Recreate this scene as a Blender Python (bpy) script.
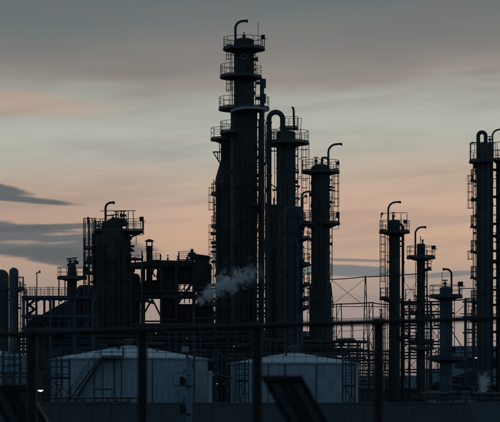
import bpy, math, random
from math import sin, cos, pi, radians, atan, sqrt
random.seed(7)
# ------------------------------------------------------------------ camera, sky, sun
F, HZ, CZ = 2600.0, 405.0, 1.9      # focal length in photo pixels (a long lens), horizon row, eye height
QS = F/1176                          # distances below are written for a lens of 1176 px; the real ones are QS times that
S = bpy.context.scene
for o in list(bpy.data.objects): bpy.data.objects.remove(o)
C = S.collection
S.render.engine = 'CYCLES'
S.cycles.max_bounces = 5; S.cycles.diffuse_bounces = 1; S.cycles.glossy_bounces = 1; S.cycles.volume_bounces = 4
S.render.resolution_x, S.render.resolution_y = 1024, 864
cam = bpy.data.cameras.new('camera'); co = bpy.data.objects.new('camera', cam); C.objects.link(co)
co.location = (0, 0, CZ); co.rotation_euler = (radians(90), 0, 0)
cam.sensor_width = 36; cam.lens = F/500*36; cam.shift_y = (HZ-211)/500
cam.clip_start = 0.1; cam.clip_end = 9000
cam.dof.use_dof = True; cam.dof.focus_distance = 142*QS; cam.dof.aperture_fstop = 4.2
S.camera = co
S.view_settings.view_transform = 'Standard'; S.view_settings.look = 'None'
S.view_settings.exposure = 0.0; S.view_settings.gamma = 1.0; S.view_settings.use_curve_mapping = False

def lin(*c):
    return tuple(((v/255)/12.92 if v/255 <= .04045 else ((v/255+.055)/1.055)**2.4) for v in c[:3])+(1.0,)

class G:                                   # small node-graph helper
    def __init__(s, nt): s.nt = nt
    def n(s, t, **kw):
        nd = s.nt.nodes.new(t)
        for a, v in kw.items(): setattr(nd, a, v)
        return nd
    def put(s, v, sock):
        if isinstance(v, bpy.types.NodeSocket): s.nt.links.new(v, sock)
        elif v is not None: sock.default_value = v
    def m(s, op, a, b=None, c=None, clamp=False):
        nd = s.n('ShaderNodeMath', operation=op, use_clamp=clamp)
        for i, v in enumerate((a, b, c)):
            if v is not None: s.put(v, nd.inputs[i])
        return nd.outputs[0]
    def mix(s, f, a, b):
        nd = s.n('ShaderNodeMix', data_type='RGBA')
        s.put(f, nd.inputs[0]); s.put(a, nd.inputs[6]); s.put(b, nd.inputs[7]); return nd.outputs[2]
    def comb(s, x, y, z):
        nd = s.n('ShaderNodeCombineXYZ')
        for i, v in enumerate((x, y, z)): s.put(v, nd.inputs[i])
        return nd.outputs[0]
    def noise(s, vec, scale=1, detail=3, rough=.5, dist=0):
        nd = s.n('ShaderNodeTexNoise'); s.put(vec, nd.inputs['Vector'])
        nd.inputs['Scale'].default_value = scale; nd.inputs['Detail'].default_value = detail
        nd.inputs['Roughness'].default_value = rough; nd.inputs['Distortion'].default_value = dist
        return nd.outputs[0]
    def sm(s, x, lo, hi):
        nd = s.n('ShaderNodeMapRange', interpolation_type='SMOOTHSTEP')
        s.put(x, nd.inputs[0]); nd.inputs[1].default_value = lo; nd.inputs[2].default_value = hi
        return nd.outputs[0]

SUN_AZ, SUN_EL = 8.0, 1.5                  # degrees right of the view, above the horizon: last light behind the plant
W = bpy.data.worlds.new('World'); S.world = W; W.use_nodes = True
W.node_tree.nodes.clear(); g = G(W.node_tree)
tc = g.n('ShaderNodeTexCoord'); sp = g.n('ShaderNodeSeparateXYZ'); g.put(tc.outputs['Generated'], sp.inputs[0])
dx, dy, dz = sp.outputs
U = g.m('MULTIPLY', g.m('ARCTAN2', dx, dy), F)          # direction angles, in units of 1/F radian
V = g.m('MULTIPLY', g.m('ARCSINE', dz), F)
def vy(y): return atan((HZ-y)/F)*F
def warp(su, sv, off, det=4, rough=.55):
    return g.noise(g.comb(g.m('MULTIPLY', U, su), g.m('MULTIPLY', V, sv), off), 1, det, rough)
n1 = warp(1/260, 1/70, 3.1, 2); n2 = warp(1/120, 1/26, 8.7, 2); n3 = warp(1/330, 1/42, 21.3, 2); n4 = warp(1/60, 1/13, 5.5, 3, .6); n5 = warp(1/34, 1/7.5, 14.2, 3, .62)
n7 = g.noise(g.comb(g.m('MULTIPLY', U, 1/150), g.m('MULTIPLY', g.m('SUBTRACT', V, g.m('MULTIPLY', U, .11)), 1/17), 47.3), 1, 4, .55)
n6 = g.noise(g.comb(g.m('MULTIPLY', U, 1/210), g.m('MULTIPLY', g.m('SUBTRACT', V, g.m('MULTIPLY', U, .07)), 1/20), 31.7), 1, 3, .5)
Vw = g.m('ADD', V, g.m('MULTIPLY', g.m('SUBTRACT', n1, .5), 46))
Vw = g.m('ADD', Vw, g.m('MULTIPLY', g.m('SUBTRACT', n3, .5), 34))
Vw = g.m('SUBTRACT', Vw, g.m('MULTIPLY', g.m('SINE', g.m('DIVIDE', U, 600)), 14))
Vp = g.m('MAXIMUM', Vw, 0.0)
ramp = g.n('ShaderNodeValToRGB'); g.put(g.m('DIVIDE', Vp, g.m('ADD', Vp, 500.0)), ramp.inputs[0])
def rp(v): return v/(v+500)
stops = [(rp(vy(y)), lin(*c)) for y, c in [
    (405, (92, 101, 106)), (362, (104, 110, 114)), (342, (136, 135, 137)), (308, (146, 139, 138)), (286, (158, 145, 138)), (268, (184, 158, 140)),
    (238, (196, 164, 142)), (208, (194, 167, 149)), (182, (186, 168, 152)), (155, (174, 175, 166)), (125, (172, 177, 169)),
    (98, (163, 167, 160)), (72, (142, 139, 134)), (46, (121, 122, 121)), (20, (103, 114, 116)), (0, (96, 109, 113))]]
stops += [(rp(F*radians(16)), lin(94, 105, 109)), (rp(F*radians(30)), lin(80, 96, 105)), (rp(F*pi/2), lin(70, 88, 100))]
el = ramp.color_ramp.elements
while len(el) < len(stops): el.new(.5)
for e, (p, c) in zip(el, stops): e.position = p; e.color = c
sky = ramp.outputs[0]
# soft grey-mauve and pale bands of thin high cloud
sky = g.mix(g.m('MULTIPLY', g.m('MULTIPLY', g.sm(n2, .48, .72), g.sm(V, 110, 260)), .20), sky, lin(118, 112, 114))
sky = g.mix(g.m('MULTIPLY', g.sm(n3, .5, .75), .08), sky, lin(150, 134, 128))
def lens(u0, v0, a, b, slope, amp, nz, soft=.5):         # a lens of cloud at a direction in the sky
    du = g.m('SUBTRACT', U, u0); dv = g.m('SUBTRACT', g.m('SUBTRACT', V, v0), g.m('MULTIPLY', du, slope))
    q = g.m('ADD', g.m('POWER', g.m('ABSOLUTE', g.m('DIVIDE', du, a)), 2.0), g.m('POWER', g.m('ABSOLUTE', g.m('DIVIDE', dv, b)), 2.0))
    q = g.m('SUBTRACT', 1.0, q); q = g.m('ADD', q, g.m('MULTIPLY', g.m('SUBTRACT', nz, .5), amp))
    return g.sm(q, 0.0, soft)
def paint(sky, col, k, *a, **kw):
    return g.mix(g.m('MULTIPLY', lens(*a, **kw), k), sky, lin(*col))
sky = paint(sky, (182, 156, 141), .75, -235, vy(104), 130, 17, -.06, 1.6, n1, soft=1.2)
sky = paint(sky, (112, 116, 118), .45, 30, vy(22), 210, 14, .05, 2.0, n1, soft=1.6)
sky = paint(sky, (122, 112, 112), .45, -140, vy(70), 170, 14, .03, 2.0, n2, soft=1.6)
sky = paint(sky, (124, 122, 120), .5, 225, vy(48), 70, 5, .16, 2.2, n2, soft=1.2)
sky = paint(sky, (126, 126, 123), .5, 235, vy(72), 50, 5, .1, 2.2, n2, soft=1.2)
sky = g.mix(g.m('MULTIPLY', g.m('MULTIPLY', g.sm(n6, .46, .66), g.m('MULTIPLY', g.sm(V, 110, 150), g.sm(V, 270, 200))), .62), sky, lin(162, 146, 138))
sky = paint(sky, (160, 136, 124), .25, 130, vy(214), 150, 7, .05, 2.0, n2, soft=1.6)
sky = g.mix(g.m('MULTIPLY', g.m('MULTIPLY', g.sm(U, -40, -190), g.sm(V, 270, 190)), .5), sky, lin(158, 138, 129))
sky = g.mix(g.m('MULTIPLY', g.m('MULTIPLY', g.sm(n7, .46, .74), g.sm(V, 190, 270)), .22), sky, lin(116, 113, 114))
sky = g.mix(g.m('MULTIPLY', g.m('MULTIPLY', g.sm(n7, .50, .24), g.m('MULTIPLY', g.sm(V, 130, 230), g.sm(V, 350, 270))), .16), sky, lin(196, 190, 178))
# low blue-grey stratus
BG = (80, 94, 102)
sky = paint(sky, BG, .95, -258, vy(190), 48, 7.5, -.12, 1.0, n5, soft=.7)
sky = paint(sky, BG, .95, -230, vy(200), 68, 4.0, -.085, .9, n5, soft=.8)
sky = paint(sky, (88, 100, 107), .95, -232, vy(241), 150, 20, -.075, .9, n5, soft=.45)
sky = paint(sky, (82, 95, 102), .9, -200, vy(228), 115, 4.2, .05, 1.0, n5, soft=.8)
sky = paint(sky, (80, 94, 101), .9, -185, vy(253), 85, 6.5, -.01, 1.4, n4, soft=.9)
sky = paint(sky, (78, 93, 101), .9, -176, vy(263), 55, 6, -.08, 1.2, n4, soft=.8)
sky = paint(sky, (170, 147, 136), .85, -183, vy(234), 28, 2.6, .06, 2.4, n5, soft=1.5)
sky = paint(sky, (166, 144, 135), .85, -236, vy(243.5), 32, 3.4, .02, 3.0, n5, soft=1.6)
sky = paint(sky, (150, 136, 131), .7, -190, vy(243), 24, 1.8, .08, 2.4, n5, soft=1.5)
sky = paint(sky, (102, 117, 124), 1.0, 88, vy(270.5), 74, 6.8, -.035, .9, n4, soft=.55)
sky = paint(sky, (114, 118, 122), .9, 104, vy(260.3), 52, 1.9, -.03, .9, n4, soft=.8)
sky = paint(sky, (104, 116, 122), .9, 195, vy(275), 55, 3.6, .07, .9, n4, soft=.7)
sky = paint(sky, (128, 126, 128), .45, 100, vy(299), 90, 6, .03, 1.6, n4, soft=1)
sky = paint(sky, (116, 118, 122), .5, 60, vy(322), 180, 5, -.02, 1.6, n4, soft=1)
# away from the afterglow the dusk sky goes over into slate blue
away = g.sm(dy, -.15, .88)
sky = g.mix(away, lin(62, 86, 104), sky)
nish = g.n('ShaderNodeTexSky', sky_type='NISHITA'); nish.sun_disc = False
nish.sun_elevation = radians(SUN_EL); nish.sun_rotation = radians(SUN_AZ); nish.air_density = 1.0; nish.dust_density = .6
bg = g.n('ShaderNodeBackground'); g.put(sky, bg.inputs[0]); bg.inputs[1].default_value = 1.0
bg2 = g.n('ShaderNodeBackground'); g.put(nish.outputs[0], bg2.inputs[0]); bg2.inputs[1].default_value = .003
ad = g.n('ShaderNodeAddShader'); g.put(bg.outputs[0], ad.inputs[0]); g.put(bg2.outputs[0], ad.inputs[1])
wo = g.n('ShaderNodeOutputWorld'); g.put(ad.outputs[0], wo.inputs[0])
W.cycles.sampling_method = 'NONE'          # a soft sky: no importance map needed
sl = bpy.data.lights.new('sun', 'SUN'); sl.energy = .10; sl.angle = radians(12); sl.color = (1, .72, .5)
so = bpy.data.objects.new('sun', sl); C.objects.link(so)
so.rotation_euler = (radians(90-SUN_EL), 0, radians(180-SUN_AZ)); so.location = (40, 400, 60)

# ------------------------------------------------------------------ materials
MATS = {}
def mat(name, rgb, rough=.7, var=.35, scale=1.2, streak=0.0, streakcol=(.09, .05, .03), metal=0.0, bump=.0, spec=.3):
    if name in MATS: return MATS[name]
    m = bpy.data.materials.new(name); m.use_nodes = True; m.node_tree.nodes.clear(); q = G(m.node_tree)
    t = q.n('ShaderNodeTexCoord'); v = t.outputs['Object']
    a = q.noise(v, scale, 4, .6); b = q.noise(v, scale*7, 2, .6)
    f = q.m('ADD', q.m('MULTIPLY', a, .7), q.m('MULTIPLY', b, .3))
    lo = tuple(c*(1-var) for c in rgb)+(1,); hi = tuple(min(1, c*(1+var)) for c in rgb)+(1,)
    col = q.mix(q.sm(f, .3, .7), lo, hi)
    if streak:
        mp = q.n('ShaderNodeMapping'); q.put(v, mp.inputs[0]); mp.inputs['Scale'].default_value = (2.2, 2.2, .12)
        s_ = q.noise(mp.outputs[0], 1.0, 5, .65)
        col = q.mix(q.m('MULTIPLY', q.sm(s_, .52, .72), streak), col, streakcol+(1,))
    p = q.n('ShaderNodeBsdfPrincipled'); q.put(col, p.inputs['Base Color'])
    q.put(q.m('ADD', rough-.12, q.m('MULTIPLY', a, .24)), p.inputs['Roughness'])
    p.inputs['Metallic'].default_value = metal; p.inputs['Specular IOR Level'].default_value = spec
    if bump:
        bn = q.n('ShaderNodeBump'); bn.inputs['Strength'].default_value = bump; bn.inputs['Distance'].default_value = .03
        q.put(f, bn.inputs['Height']); q.put(bn.outputs[0], p.inputs['Normal'])
    o = q.n('ShaderNodeOutputMaterial'); q.put(p.outputs[0], o.inputs[0]); MATS[name] = m; return m
def glow(name, rgb, st):
    if name in MATS: return MATS[name]
    m = bpy.data.materials.new(name); m.use_nodes = True; m.node_tree.nodes.clear(); q = G(m.node_tree)
    e = q.n('ShaderNodeEmission'); e.inputs[0].default_value = rgb+(1,); e.inputs[1].default_value = st
    o = q.n('ShaderNodeOutputMaterial'); q.put(e.outputs[0], o.inputs[0]); MATS[name] = m; return m
DARK = mat('dark_cladding', (.098, .096, .092), .72, .35, .5, .45, (.075, .055, .045), bump=.2)
DARK2 = mat('sooty_cladding', (.082, .078, .072), .75, .4, .6, .4, (.075, .05, .035), bump=.2)
GREYC = mat('grey_cladding', (.06, .068, .078), .6, .25, .5, .4, (.07, .06, .06), bump=.15)
BLUEC = mat('blue_grey_cladding', (.105, .135, .16), .6, .25, .5, .4, (.06, .06, .07), bump=.15)
STEEL = mat('galvanised_steel', (.11, .11, .11), .65, .3, 2.0)
BSTEEL = mat('blue_painted_steel', (.065, .095, .125), .6, .3, 1.5, .25)
PIPE = mat('pipe_lagging', (.10, .105, .108), .6, .35, .8, .3)
PIPEL = mat('bright_pipe_lagging', (.30, .33, .35), .5, .25, .9, .3, (.12, .08, .06))
TANK = mat('white_tank_paint', (.49, .55, .585), .65, .08, .25, .65, (.26, .215, .175))
ROOFP = mat('tank_roof_paint', (.76, .82, .82), .5, .12, .5, .25, (.3, .25, .2))
CONC = mat('dark_concrete', (.11, .115, .115), .85, .25, .6, .3, (.06, .06, .055), bump=.3)
WALLM = mat('dark_corrugated_sheet', (.17, .185, .19), .7, .25, .5, .35, (.05, .05, .05))
ROOFB = mat('blue_roof_sheet', (.10, .155, .20), .6, .25, .3, .3, (.06, .08, .09))
SHEDM = mat('shed_sheet', (.075, .075, .074), .75, .3, .4, .35)
WHITE = mat('white_paint', (.6, .62, .63), .6, .15, .8, .3, (.35, .3, .26))
FENCE = mat('black_fence_paint', (.03, .03, .029), .6, .3, 4.0)
BOARD = mat('charcoal_board', (.065, .075, .082), .7, .2, 2.0)
GROUND = mat('ground_gravel', (.07, .07, .065), .95, .4, .25, bump=.4)
BLACK = mat('black_enamel', (.03, .03, .032), .6, .3, 2.0)

# ------------------------------------------------------------------ mesh helpers
class MB:
    def __init__(s): s.v = []; s.f = []
    def box(s, x0, x1, y0, y1, z0, z1):
        b = len(s.v)
        s.v += [(x, y, z) for z in (z0, z1) for y in (y0, y1) for x in (x0, x1)]
        s.f += [tuple(b+i for i in q) for q in ((0,2,3,1),(4,5,7,6),(0,1,5,4),(2,6,7,3),(0,4,6,2),(1,3,7,5))]
        return s
    def _frame(s, d):
        L = sqrt(sum(c*c for c in d)) or 1; d = [c/L for c in d]
        up = (0, 0, 1) if abs(d[2]) < .95 else (0, 1, 0)
        a = (d[1]*up[2]-d[2]*up[1], d[2]*up[0]-d[0]*up[2], d[0]*up[1]-d[1]*up[0])
        la = sqrt(sum(c*c for c in a)); a = [c/la for c in a]
        b = (a[1]*d[2]-a[2]*d[1], a[2]*d[0]-a[0]*d[2], a[0]*d[1]-a[1]*d[0]); return a, b
    def bar(s, p, q, w, h=None):
        h = h or w; a, b = s._frame([q[i]-p[i] for i in range(3)]); k = len(s.v)
        for e in (p, q):
            for su, sv in ((-1,-1),(1,-1),(1,1),(-1,1)):
                s.v.append(tuple(e[i]+a[i]*w/2*su+b[i]*h/2*sv for i in range(3)))
        s.f += [tuple(k+i for i in t) for t in ((0,1,2,3),(7,6,5,4),(0,4,5,1),(1,5,6,2),(2,6,7,3),(3,7,4,0))]
        return s
    def tube(s, pts, r, n=8):
        k = len(s.v); m = len(pts)
        rr = r if isinstance(r, (list, tuple)) else [r]*m
        pa = None
        for i, p in enumerate(pts):
            d = [pts[min(i+1, m-1)][j]-pts[max(i-1, 0)][j] for j in range(3)]
            a, b = s._frame(d)
            if pa is not None:                      # keep the frame from twisting
                L = sqrt(sum(c*c for c in d)) or 1; d = [c/L for c in d]
                dt = sum(pa[j]*d[j] for j in range(3)); a = [pa[j]-dt*d[j] for j in range(3)]
                la = sqrt(sum(c*c for c in a)) or 1; a = [c/la for c in a]
                b = (a[1]*d[2]-a[2]*d[1], a[2]*d[0]-a[0]*d[2], a[0]*d[1]-a[1]*d[0])
            pa = a
            for j in range(n):
                t = 2*pi*j/n; s.v.append(tuple(p[c]+(a[c]*cos(t)+b[c]*sin(t))*rr[i] for c in range(3)))
        for i in range(m-1):
            for j in range(n):
                s.f.append((k+i*n+j, k+i*n+(j+1)%n, k+(i+1)*n+(j+1)%n, k+(i+1)*n+j))
        s.f.append(tuple(k+j for j in range(n))[::-1]); s.f.append(tuple(k+(m-1)*n+j for j in range(n)))
        return s
    def lathe(s, prof, cx=0, cy=0, n=36):           # prof from top to bottom: (r, z)
        k = len(s.v); m = len(prof)
        for r, z in prof:
            r = max(r, .002)
            for j in range(n): t = 2*pi*j/n; s.v.append((cx+r*cos(t), cy+r*sin(t), z))
        for i in range(m-1):
            for j in range(n): s.f.append((k+i*n+(j+1)%n, k+i*n+j, k+(i+1)*n+j, k+(i+1)*n+(j+1)%n))
        s.f.append(tuple(k+j for j in range(n))); s.f.append(tuple(k+(m-1)*n+j for j in range(n))[::-1])
        return s
    def sector(s, cx, cy, r0, r1, a0, a1, z0, z1, n=None):
        n = n or max(3, int(abs(a1-a0)/12)); k = len(s.v)
        for i in range(n+1):
            t = radians(a0+(a1-a0)*i/n)
            for r, z in ((r0, z0), (r1, z0), (r1, z1), (r0, z1)): s.v.append((cx+r*cos(t), cy+r*sin(t), z))
        for i in range(n):
            for j in range(4):
                s.f.append((k+i*4+j, k+i*4+(j+1)%4, k+(i+1)*4+(j+1)%4, k+(i+1)*4+j))
        if abs(a1-a0) < 359: s.f.append((k+3, k+2, k+1, k)); s.f.append((k+n*4, k+n*4+1, k+n*4+2, k+n*4+3))
        return s
    def poly(s, pts, y0, y1):                       # x,z outline with thickness in y
        k = len(s.v); n = len(pts)
        s.v += [(x, y0, z) for x, z in pts]+[(x, y1, z) for x, z in pts]
        s.f.append(tuple(range(k, k+n))); s.f.append(tuple(range(k+2*n-1, k+n-1, -1)))
        for i in range(n): j = (i+1) % n; s.f.append((k+j, k+i, k+n+i, k+n+j))
        return s
    def mesh(s, name, m, smooth=True):
        me = bpy.data.meshes.new(name); me.from_pydata(s.v, [], s.f); me.validate()
        import bmesh
        bm = bmesh.new(); bm.from_mesh(me); bmesh.ops.recalc_face_normals(bm, faces=bm.faces); bm.to_mesh(me); bm.free()
        if smooth:
            me.polygons.foreach_set('use_smooth', [True]*len(me.polygons)); me.set_sharp_from_angle(angle=radians(35))
        me.materials.append(m); me.update(); return me
    def build(s, name, m, parent=None, smooth=True, loc=None):
        o = bpy.data.objects.new(name, s.mesh(name, m, smooth)); C.objects.link(o)
        if parent is not None: o.parent = parent
        if loc: o.location = loc
        return o
def share(me, name, parent, loc=(0, 0, 0)):
    o = bpy.data.objects.new(name, me); C.objects.link(o); o.parent = parent; o.location = loc; return o
def tag(o, label, cat, group=None, kind=None):
    if label: o['label'] = label
    if cat: o['category'] = cat
    if group: o['group'] = group
    if kind: o['kind'] = kind
    return o
def arcpts(cx, cy, r, a0, a1, z, n=None):
    n = n or max(4, int(abs(a1-a0)/10))
    return [(cx+r*cos(radians(a0+(a1-a0)*i/n)), cy+r*sin(radians(a0+(a1-a0)*i/n)), z) for i in range(n+1)]
class Thing:                                        # an Empty at the base of a thing standing D metres away at photo column px
    def __init__(s, name, label, cat, px, D, group=None):
        D = D*QS; s.px, s.D, s.k = px, D, D/F
        s.e = bpy.data.objects.new(name, None); C.objects.link(s.e); s.e.empty_display_size = .5
        s.e.location = ((px-250)*s.k, D, 0); tag(s.e, label, cat, group)
    def X(s, px): return (px-s.px)*s.k
    def Z(s, py): return CZ+(HZ-py)*s.k
    def add(s, name, b, m, parent=None, smooth=True): return b.build(name, m, parent or s.e, smooth)
# ------------------------------------------------------------------ parts of process plant
def handrail(b, pts, h=1.15, r=.036, toe=True):
    for f in (1.0, .55): b.tube([(p[0], p[1], p[2]+h*f) for p in pts], r*(1 if f == 1 else .8), 5)
    if toe:
        for p, q in zip(pts, pts[1:]): b.bar((p[0], p[1], p[2]+.10), (q[0], q[1], q[2]+.10), .03, .16)
    L = 0; last = -9
    for i, p in enumerate(pts):
        if i: L += sqrt(sum((p[j]-pts[i-1][j])**2 for j in range(3)))
        if L-last > .95 or i in (0, len(pts)-1): b.tube([p, (p[0], p[1], p[2]+h)], r, 5); last = L
def densify(pts, step=.5):
    out = [pts[0]]
    for p, q in zip(pts, pts[1:]):
        L = sqrt(sum((p[j]-q[j])**2 for j in range(3))); n = max(1, int(L/step))
        out += [tuple(p[j]+(q[j]-p[j])*i/n for j in range(3)) for i in range(1, n+1)]
    return out
def platform(t, cx, cy, rin, rout, a0, a1, z, h=1.25, drop=None, m=None):
    b = MB(); b.sector(cx, cy, rin, rout, a0, a1, z-.14, z)
    b.sector(cx, cy, rout-.05, rout+.02, a0, a1, z-.24, z-.005)
    d = t.add('platform', b, m or STEEL)
    drop = drop or min(.75, (rout-rin)*.6)
    g_ = MB(); n = max(2, int(abs(a1-a0)/20))
    for i in range(n+(0 if abs(a1-a0) >= 359 else 1)):
        a = radians(a0+(a1-a0)*i/n); c, s_ = cos(a), sin(a); w = .05; k = len(g_.v)
        for sgn in (-1, 1):
            for r, zz in ((rin-.05, z-.15), (rout-.06, z-.15), (rin-.05, z-.15-drop)):
                g_.v.append((cx+r*c-s_*w*sgn, cy+r*s_+c*w*sgn, zz))
        g_.f += [(k, k+1, k+2), (k+5, k+4, k+3), (k, k+3, k+4, k+1), (k+1, k+4, k+5, k+2), (k+2, k+5, k+3, k)]
    t.add('bracket_set', g_, m or STEEL, d, False)
    hr = MB(); handrail(hr, arcpts(cx, cy, rout-.06, a0, a1, z, max(6, int(abs(a1-a0)/9))), h)
    if abs(a1-a0) < 350:
        for a in (a0, a1):
            c, s_ = cos(radians(a)), sin(radians(a))
            handrail(hr, densify([(cx+(rin+.1)*c, cy+(rin+.1)*s_, z), (cx+(rout-.06)*c, cy+(rout-.06)*s_, z)], .4), h, toe=False)
    t.add('handrail', hr, m or STEEL, d)
    return d
def rect_platform(t, x0, x1, y0, y1, z, h=1.2, sides='lrfb', m=None, parent=None):
    b = MB().box(x0, x1, y0, y1, z-.16, z)
    n = max(1, int((x1-x0)/1.2))
    for i in range(n+1): x = x0+.08+(x1-x0-.16)*i/n; b.box(x-.05, x+.05, y0+.02, y1-.02, z-.34, z-.162)
    d = t.add('platform', b, m or STEEL, parent, False)
    hr = MB(); e = .05
    c = {'l': ((x0+e, y1-e), (x0+e, y0+e)), 'r': ((x1-e, y0+e), (x1-e, y1-e)), 'f': ((x0+e, y0+e), (x1-e, y0+e)), 'b': ((x1-e, y1-e), (x0+e, y1-e))}
    for s_ in sides:
        p, q = c[s_]; handrail(hr, densify([(p[0], p[1], z), (q[0], q[1], z)], .5), h)
    if parent is None: t.add('handrail', hr, m or STEEL, d)
    else:
        hr.build('handrail', m or STEEL, parent)
    return d
def ladder(t, x, y, z0, z1, a=270, cage=True, m=None):
    b = MB(); c, s_ = cos(radians(a)), sin(radians(a)); w = .25
    tx, ty = -s_, c
    for sg in (-1, 1): b.tube([(x+tx*w*sg, y+ty*w*sg, z0), (x+tx*w*sg, y+ty*w*sg, z1+.9)], .035, 5)
    z = z0+.3
    while z < z1: b.tube([(x-tx*w, y-ty*w, z), (x+tx*w, y+ty*w, z)], .02, 4); z += .33
    z = z0+1
    while z < z1:                                   # stand-off stubs
        for sg in (-1, 1): b.bar((x+tx*w*sg, y+ty*w*sg, z), (x+tx*w*sg-c*.35, y+ty*w*sg-s_*.35, z), .04)
        z += 2.2
    d = t.add('ladder', b, m or STEEL)
    if cage and z1-z0 > 3:
        h = MB(); R = .4; ox, oy = x+c*R*.75, y+s_*R*.75; z = z0+2.1
        hs = []
        while z < z1+.8: hs.append(z); z += .95
        for z in hs: h.tube(arcpts(ox, oy, R, a-135, a+135, z, 9), .026, 4)
        if len(hs) > 1:
            for da in (-110, -55, 0, 55, 110):
                ca, sa = cos(radians(a+da)), sin(radians(a+da))
                h.tube([(ox+R*ca, oy+R*sa, hs[0]), (ox+R*ca, oy+R*sa, hs[-1])], .022, 4)
        t.add('safety_cage', h, m or STEEL, d)
    return d
def gooseneck(t, x, y, z0, z1, reach, r, m=None, drop=.25):      # vent pipe that turns over at the top
    sg = 1 if reach > 0 else -1; R = min(abs(reach)*.62, z1-z0-.2)
    pts = [(x, y, z0), (x, y, z1-R)]
    pts += [(x+sg*R*(1-cos(a)), y, z1-R+R*sin(a)) for a in [pi/2*i/9 for i in range(1, 10)]]
    pts += [(x+reach*.93, y, z1+.04), (x+reach, y, z1-drop*.1)]
    b = MB().tube(pts, r, 12); d = t.add('vent_pipe', b, m or PIPE)
    f = MB().tube([(x+reach-sg*.16, y, z1), (x+reach+sg*.06, y, z1-.02)], r*1.35, 12)
    f.tube([(x, y, z0+.35), (x, y, z0+.5)], r*1.5, 12)
    t.add('flange', f, m or PIPE, d); return d
def pipe(t, pts, r, m=None, name='pipe', n=10, clamps=0):
    b = MB().tube(pts, r, n); d = t.add(name, b, m or PIPE)
    if clamps:
        p, q = pts[0], pts[-1]; z = min(p[2], q[2])+1.5; me = MB().tube([(0, 0, 0), (0, 0, .16)], r*1.25, n).mesh('pipe_clamp', m or PIPE)
        while z < max(p[2], q[2])-.5: share(me, 'pipe_clamp', d, (p[0], p[1], z)); z += clamps
    return d
def vstub(t, x, y, z, h, r=.1):                     # little relief valve standing on a head
    b = MB().tube([(x, y, z), (x, y, z+h*.45)], r*.7, 8).tube([(x, y, z+h*.4), (x, y, z+h*.62)], r*1.6, 8).tube([(x, y, z+h*.6), (x, y, z+h)], r*.5, 6)
    b.tube([(x-r*2, y, z+h*.95), (x+r*2, y, z+h*.95)], r*.45, 6); return t.add('relief_valve', b, STEEL)
def floodlight(t, x, y, z, h=1.3, sg=1, w=.32):
    b = MB().tube([(x, y, z), (x, y, z+h)], .04, 5).box(x-w*.3, x+w, y-w, y+w, z+h-.05, z+h+w*1.1)
    b.bar((x-.1, y, z+h-.02), (x+w+.5*sg*.5, y, z+h-.05), .08); return t.add('floodlight', b, BLACK, None, False)
def shell(t, secs, cx=0, cy=0, m=None, n=40, ring=2.6, dome=.45, name='shell'):
    """secs: (py, r_px) from the top down; the head is a shallow dome"""
    z0, r0 = t.Z(secs[0][0]), secs[0][1]*t.k
    prof = [(r0*sin(pi/2*i/6), z0+r0*dome*cos(pi/2*i/6)-r0*dome) for i in range(7)]
    prof[-1] = (r0, z0-r0*dome)
    for py, r in secs[1:]: prof.append((r*t.k, t.Z(py) if py < 900 else 0.0))
    d = t.add(name, MB().lathe(prof, cx, cy, n), m or DARK)
    cyc = [(a, b) for a, b in zip(prof[6:], prof[7:])]
    cache = {}
    for (ra, za), (rb, zb) in cyc:
        if abs(ra-rb) > .02: continue
        z = za-ring*.7
        while z > max(zb, 2)+.4:
            key = round(ra, 3)
            if key not in cache: cache[key] = MB().sector(0, 0, ra-.03, ra+.055, 0, 360, -.075, .075, n).mesh('cladding_band', m or DARK, False)
            share(cache[key], 'cladding_band', d, (cx, cy, z)); z -= ring
    return d
def nozzles(t, cx, cy, r, zs, m=None):
    for z in zs:
        a = radians(random.choice([200, 225, 250, 285, 310, 335, 350, 15, 180])); c, s_ = cos(a), sin(a); L = random.uniform(.3, .6); q = random.uniform(.1, .22)
        b = MB().tube([(cx+(r-.1)*c, cy+(r-.1)*s_, z), (cx+(r+L)*c, cy+(r+L)*s_, z)], q, 10).tube([(cx+(r+L)*c, cy+(r+L)*s_, z), (cx+(r+L+.1)*c, cy+(r+L+.1)*s_, z)], q*1.6, 10)
        t.add('nozzle', b, m or DARK)
def edge_clutter(t, x, sg, ys, seed, reach=(2, 6), cy=0.0):
    """small fittings standing off one side of a shell: stubs, boxes, hooks, short conduits"""
    rnd = random.Random(seed); k = t.k
    for py in ys:
        z = t.Z(py); L = rnd.uniform(*reach)*k*sg; q = rnd.random(); y = cy+rnd.uniform(-.7, .3); x0 = x*k-.15*sg
        if q < .35: t.add('pipe_stub', MB().tube([(x0, y, z), (x0+L*.8, y, z)], .09, 8).tube([(x0+L*.7, y, z), (x0+L*.85, y, z)], .17, 8), STEEL)
        elif q < .6: t.add('junction_box', MB().box(min(x0, x0+L*.7), max(x0, x0+L*.7), y-.15, y+.15, z-.2, z+.25), BLACK, None, False)
        elif q < .8: t.add('hook_bracket', MB().bar((x0, y, z), (x0+L, y, z), .09).bar((x0, y, z-.6), (x0+L*.9, y, z-.03), .07), STEEL, None, False)
        else: t.add('conduit', MB().tube([(x0, y, z), (x0+L*.6, y, z), (x0+L*.6, y, z-rnd.uniform(1, 3)), (x0, y, z-3.2)], .05, 6), STEEL)
def standoff(t, x, y0, y1, r=.06, y=-.3, to=None):     # a conduit carried clear of the shell on small arms
    k = t.k; z0, z1 = (t.Z(y1) if y1 < 399 else 0), t.Z(y0); to = 0 if to is None else to
    d = t.add('conduit', MB().tube([(to*k, y, z1), (x*k, y, z1), (x*k, y, z0)], r, 6), STEEL)
    me = MB().bar((0, 0, 0), ((to-x)*k, 0, 0), .06).mesh('conduit_arm', STEEL, False); z = z1-1.2
    while z > max(z0, 2): share(me, 'conduit_arm', d, (x*k, y, z)); z -= random.uniform(1.3, 2.6)
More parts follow.
